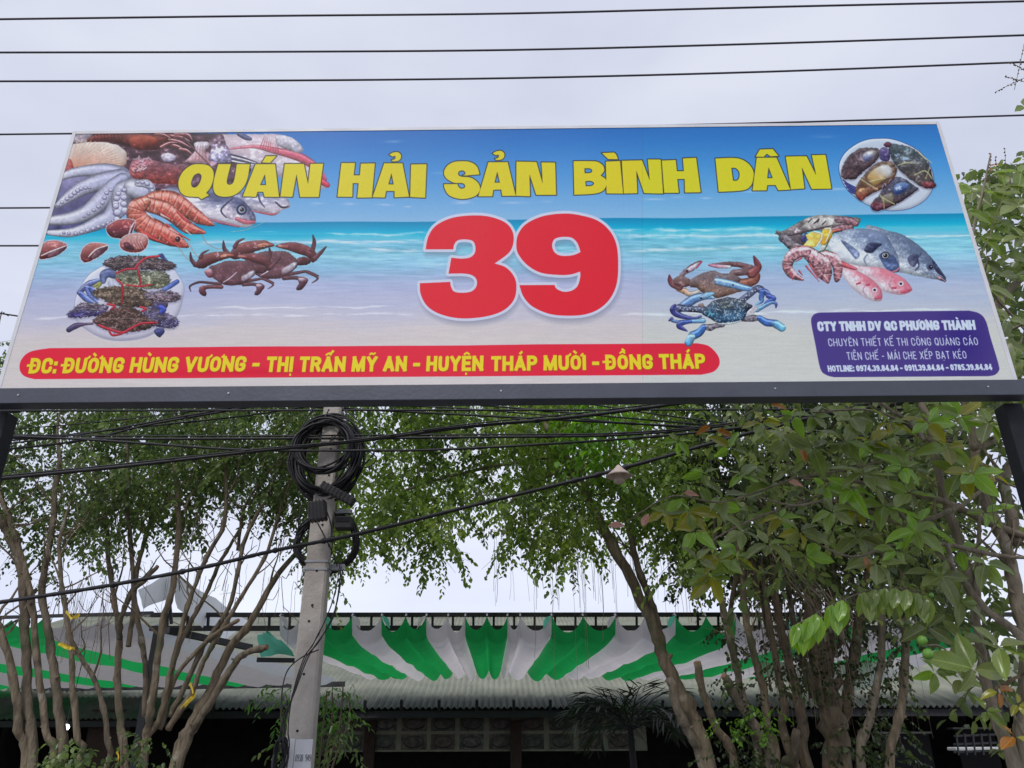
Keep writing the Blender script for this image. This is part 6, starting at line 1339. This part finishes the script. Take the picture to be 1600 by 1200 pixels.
ros=[(1060,690,5,('g3','g2'),30),(1140,700,5,('g3','g4','g2'),32),(1190,660,5,('g2','g4'),32),(1220,810,5,('g3','g4'),34),(1290,760,5,('g3','g2'),32),(1360,690,5,('g3','g4','g2'),34),(1410,730,5,('g3','g2'),36),(1450,660,5,('g4','g3'),36),(1340,800,5,('g3','g4'),32),(1150,870,5,('g3','g2','g4'),36),(1260,870,4,('g2','g3'),34),(1400,860,4,('g3','g2'),34),(1550,740,4,('g3','g4'),36),(1540,800,4,('g2','g3'),36),(1500,940,4,('g2','g1'),50),(1560,1010,4,('g2','g1'),44),(1100,740,4,('g2','g3'),30),(1240,650,4,('g2','g3'),30),(1075,800,6,('g3','g2','g4'),42),(1110,790,5,('g3','g2'),44),(1085,830,5,('g2','g3','g4'),38),(1130,775,5,('g2','g1'),38),(1160,745,4,('g2','g3'),36),(1040,800,4,('g4','g3','g2'),30),(1110,900,6,('g4','g4','g2'),42),(1125,875,5,('g2','g1','g4'),40),(1090,875,4,('g1','g2'),34),
(1205,760,5,('g1','g1','g2'),36),(1230,690,5,('g1',),38),(1270,700,6,('g1','g2'),40),(1320,690,6,('g1','g1','g2'),40),(1350,740,6,('g1',),42),(1300,800,6,('g1','g2'),42),(1250,830,6,('g1','g1','g4'),42),(1200,850,5,('g1','g2'),42),(1340,840,6,('g1',),46),(1300,830,5,('g1','g2'),34),(1390,700,5,('g1','g2'),40),
(1330,650,5,('g2','g1'),36),(1390,660,5,('g2','g4'),36),(1270,650,5,('g1','g2'),36),(1430,830,5,('g3','g2'),42),(1440,815,4,('g3','g3'),40),(1330,765,4,('g3','g3'),38),(1500,860,4,('g3','g3','g2'),46),(1480,700,6,('g2','g4'),44),(1500,650,6,('g3','g4','g2'),42),(1545,660,6,('g1','g2'),46),
(1560,640,5,('g1',),46),(1520,740,5,('g3','g4'),40),(1500,740,5,('g2','g4'),40),(1420,770,5,('g1','g1','g2'),38),(1380,790,5,('g1','g2'),40),(1470,900,5,('g1',),56),(1500,1000,4,('g1',),56),(1520,1045,4,('g1','g2'),60),(1460,1050,5,('g4','g3','g2'),34),(1500,1060,5,('g2','g1'),34),
(1560,1080,3,('g5','g4'),24),(1590,1100,4,('g4','g4','g2'),28),(1585,1150,3,('g5','g4'),32),(1540,1110,4,('g1','g2'),34),(1450,980,4,('g1',),50),(1230,735,4,('g2','g1'),30),(1180,800,4,('g1','g2'),34),(1160,830,4,('g1',),34),(1370,880,4,('g1',),40),(1540,880,4,('g1','g2'),40)]
for x,y,n,ks,Lp in ros: rosette(x,y,5.35+r_.uniform(-.25,.3),n,ks,Lp)
for x,y,k_,a in ((1232,752,'g6',20),(975,822,'g6',190),(1003,822,'g6',300),(1068,770,'g6',10),(1258,722,'g5',270),(1110,667,'g5',160),(1120,672,'g5',30),(1350,870,'g5',80),(1205,632,'g5',10)):
    p=P(x,y,5.2);d=np.array([math.cos(math.radians(a)),-.1,math.sin(math.radians(-a))]);bigleaf(t6,p,d,(0.1,-1,.3),24*dep(p)/CAM[0],k_,r_)
# the drooping row of leaflets
rach=cat3([P(x,y,5.1) for x,y in ((1445,930),(1400,918),(1350,925),(1300,945),(1265,965),(1245,975))],3)
for i,p in enumerate(rach):
    if i%3==1 and i>6: continue
    L=(46 if i<10 else 54-abs(i-13)*4)*dep(p)/CAM[0]
    for sg in (-1,1):
        bigleaf(t6,p,(-.18+.22*sg,.10*sg,-1),(.15*sg,-1,.1),L*(1 if sg>0 else .8),'g3' if i>7 else 'g2',r_)
# right of the sign: leaves against the sky
for x,y,n,ks,Lp in ((1600,166,3,('g1','g2'),26),(1520,300,5,('g1','g2'),34),(1545,300,5,('g1','g2'),34),(1535,330,5,('g2','g1'),36),(1570,290,5,('g1','g2'),38),(1595,270,5,('g1','g2'),38),(1590,320,6,('g1',),40),(1510,330,4,('g1','g2'),34),(1560,350,6,('g1','g2'),38),(1530,370,5,('g1','g1','g2'),36),(1595,370,6,('g1',),40),
    (1530,410,5,('g1',),38),(1570,400,4,('g1','g2'),34),(1540,450,5,('g1',),44),(1560,530,6,('g1',),46),(1545,490,5,('g1',),40),(1585,560,5,('g2','g1'),44),(1560,600,5,('g3','g2','g1'),44),(1595,620,6,('g2','g1'),44),(1575,500,4,('g1',),36),(1590,430,3,('g1','g2'),30),(1545,260,2,('g5','g5'),22),(1600,590,5,('g1',),40),(1550,570,4,('g2','g3'),48)):
    rosette(x,y,5.3+r_.uniform(-.2,.4),n,ks,Lp)
print('big leaves',NL[0])
tw=sprays('foliage',t6,(1150,1620),560,[(1150,900),(1300,950),(1450,990),(1620,1200)],(5.9,7.4),330,M['leafC'],51,L=.10,thr=-.35,per=8,wr=.55,kind='stuff');twigs(t6,tw,8,.6,.004)
tw=sprays('upper_foliage',t6,(1500,1640),250,[(1500,640),(1640,640)],(5.8,7.),230,M['leafC'],52,L=.10,thr=-.35,per=8,wr=.6,kind='stuff',gaps=[(1565,470,30,24),(1512,460,14,30),(1570,385,16,12)])
# seed heads of the top twigs
b=MB()
for px0,py0,px1,py1 in ((1548,240,1545,290),(1570,232,1572,285),(1555,245,1560,290),(1600,70,1585,140),(1555,144,1600,122),(1570,120,1600,128),(1578,97,1600,110)):
    a,c=P(px0,py0,5.4),P(px1,py1,5.4);b.tube([a,(a+c)/2+np.array([.004,0,.006]),c],.003,4)
    for k in range(9):
        q=a+(c-a)*(k/9)+np.array([r_.uniform(-.012,.012),0,r_.uniform(-.01,.01)]);b.tube([q+np.array([0,0,-.007]),q,q+np.array([0,0,.007])],[.003,.0085,.003],5)
b.build('seed_heads',M['bark2'],t6,kind='stuff')
for x,y,rr_ in ((1450,1022,8.5),(1441,1001,8),(1455,930,4),(1400,850,3.4)):
    q=P(x,y,5.2);k=dep(q)/CAM[0];part(lambda b:lathe(b,q,[(.001,rr_*k)]+[(rr_*k*math.sin(a),rr_*k*math.cos(a)) for a in (.5,1.,1.57,2.1,2.6)]+[(.001,-rr_*k)],12),'fruit',M['fruit'],t6,smooth=True)

# ---- far left twig in the sky
b=MB();tl=T('bare_tree',P(-6,520,9.),'thin leafy twig tips showing at the far left edge of the sky','tree')
wz_=[P(-30,600,9),P(-10,540,9),P(2,490,9)];b.tube(cat3(wz_,4),.008,5);b.build('branch',M['twig'],tl)
sprays('crown',tl,(-40,4),480,[(-40,600),(4,580)],(8.8,9.2),16,M['leafA'],61,thr=-3,per=6,L=.04)
# ---- shrub near the pole on the eave
sh=T('shrub',(P(490,1150,10.5)[0],10.5,0),'bright leafy shrub growing up on both sides of the pole foot','shrub')
for k in range(9):
    x=440+k*13;branch(sh,[(x+r_.uniform(-8,8),1080+r_.uniform(-12,20)),(x,1130),(488+(x-488)*.5,1210)],(2,4),(P(490,1150,10.5)[0],10.5,0),(10.3,10.5),'twig',name='stem',seed=k)
sprays('foliage',sh,(425,552),1062,[(425,1130),(470,1130),(500,1140),(552,1125)],(10.1,10.9),60,M['shrub'],62,thr=-.5,L=.085,per=9,wr=.3)
sprays('shaded_foliage',sh,(440,550),1130,[(425,1220),(552,1220)],(10.1,10.9),40,M['leafA'],63,thr=-.3,L=.085,per=8,wr=.35)
# ---- low hedge plants under the left trees
hd=T('shrub',(P(190,1200,8.)[0],8.,0),'low dark shrub at the foot of the left trees','shrub')
branch(hd,[(190,1150),(190,1200),(190,1240)],(3,6),(P(190,1200,8.)[0],8.,0),(8,8),'twig',name='stem',seed=3)
sprays('foliage',hd,(90,260),1150,[(90,1240),(260,1240)],(7.8,8.4),70,M['leafA'],64,thr=-.3,L=.06,per=9)
# ---- palm
pc=P(985,1142,11.3);pm=T('areca_palm',(pc[0],pc[1],0),'dark feathery palm in front of the corrugated roof','palm')
part(lambda b:b.tube([(pc[0],pc[1],0),(pc[0]+.03,pc[1],pc[2]*.5),tuple(pc)],[.06,.05,.04],9),'trunk',M['darkwood'],pm,smooth=True)
for k in range(26):
    a=k*2.4+.3;el=r_.uniform(.3,1.1);Lf=r_.uniform(.7,1.05);b=MB();pts=[];d=np.array([math.cos(a)*math.cos(el),math.sin(a)*math.cos(el)*.8,math.sin(el)]);q=pc.copy();B=[];Dn=[];Nn=[]
    for s in range(30):
        pts.append(q.copy());q=q+d*Lf/30;d=d+np.array([0,0,-.022-.0022*s]);d/=np.linalg.norm(d)
        if s>3 and s%2:
            sd_v=np.cross(d,[0,0,1]);sd_v/=np.linalg.norm(sd_v)+1e-6
            for sg in (-1,1): B.append(q);Dn.append(d*r_.uniform(.6,1.2)+sd_v*sg*r_.uniform(.6,1.1)+np.array([r_.uniform(-.15,.15),r_.uniform(-.15,.15),r_.uniform(-.35,.2)]));Nn.append((sd_v*sg*.3+np.array([0,0,1])))
    b.tube(pts,np.linspace(.012,.003,30),4);fr=b.build('frond',M['darkwood'],pm)
    Ls=np.array([.40*math.sin(math.pi*min(.97,(.15+.8*(i//2)/13)))+.06 for i in range(len(B))]);leaves('leaflets',B,Dn,Nn,Ls,np.full(len(B),.022),M['palm'],fr,None,.1,.12)
# ---- yellow ribbons
for pts,l in (([(120,960),(112,966),(104,955)],'small yellow ribbon high on a far left stem'),([(92,1006),(104,1012),(112,1014)],'yellow strap tied across the left stems at truss height'),([(297,1068),(302,1085),(290,1098),(283,1106)],'yellow ribbon knotted round a low stem left of the pole'),([(183,1174),(186,1185),(184,1196)],'short yellow ribbon just right of the low left shrub')):
    b=MB();c=cat3([P(x,y,8.0) for x,y in pts],5);b.grid([[p+np.array([0,0,.012+.004*math.sin(i)]),p-np.array([.006,.01*math.cos(i*1.3),.012])] for i,p in enumerate(c)]);b.grid([[p+np.array([.01,.02,.02]),p+np.array([.02,.03,-.005])] for p in c[::2]])
    one(b,'ribbon',M['yellow'],l,'ribbon','yellow ribbons tied on the trees',smooth=True)
for o in bpy.data.objects:
    if o.type=='MESH' and o.data.users>0 and o.parent is None and not o.get('label') and not o.get('kind'): o['kind']='structure'
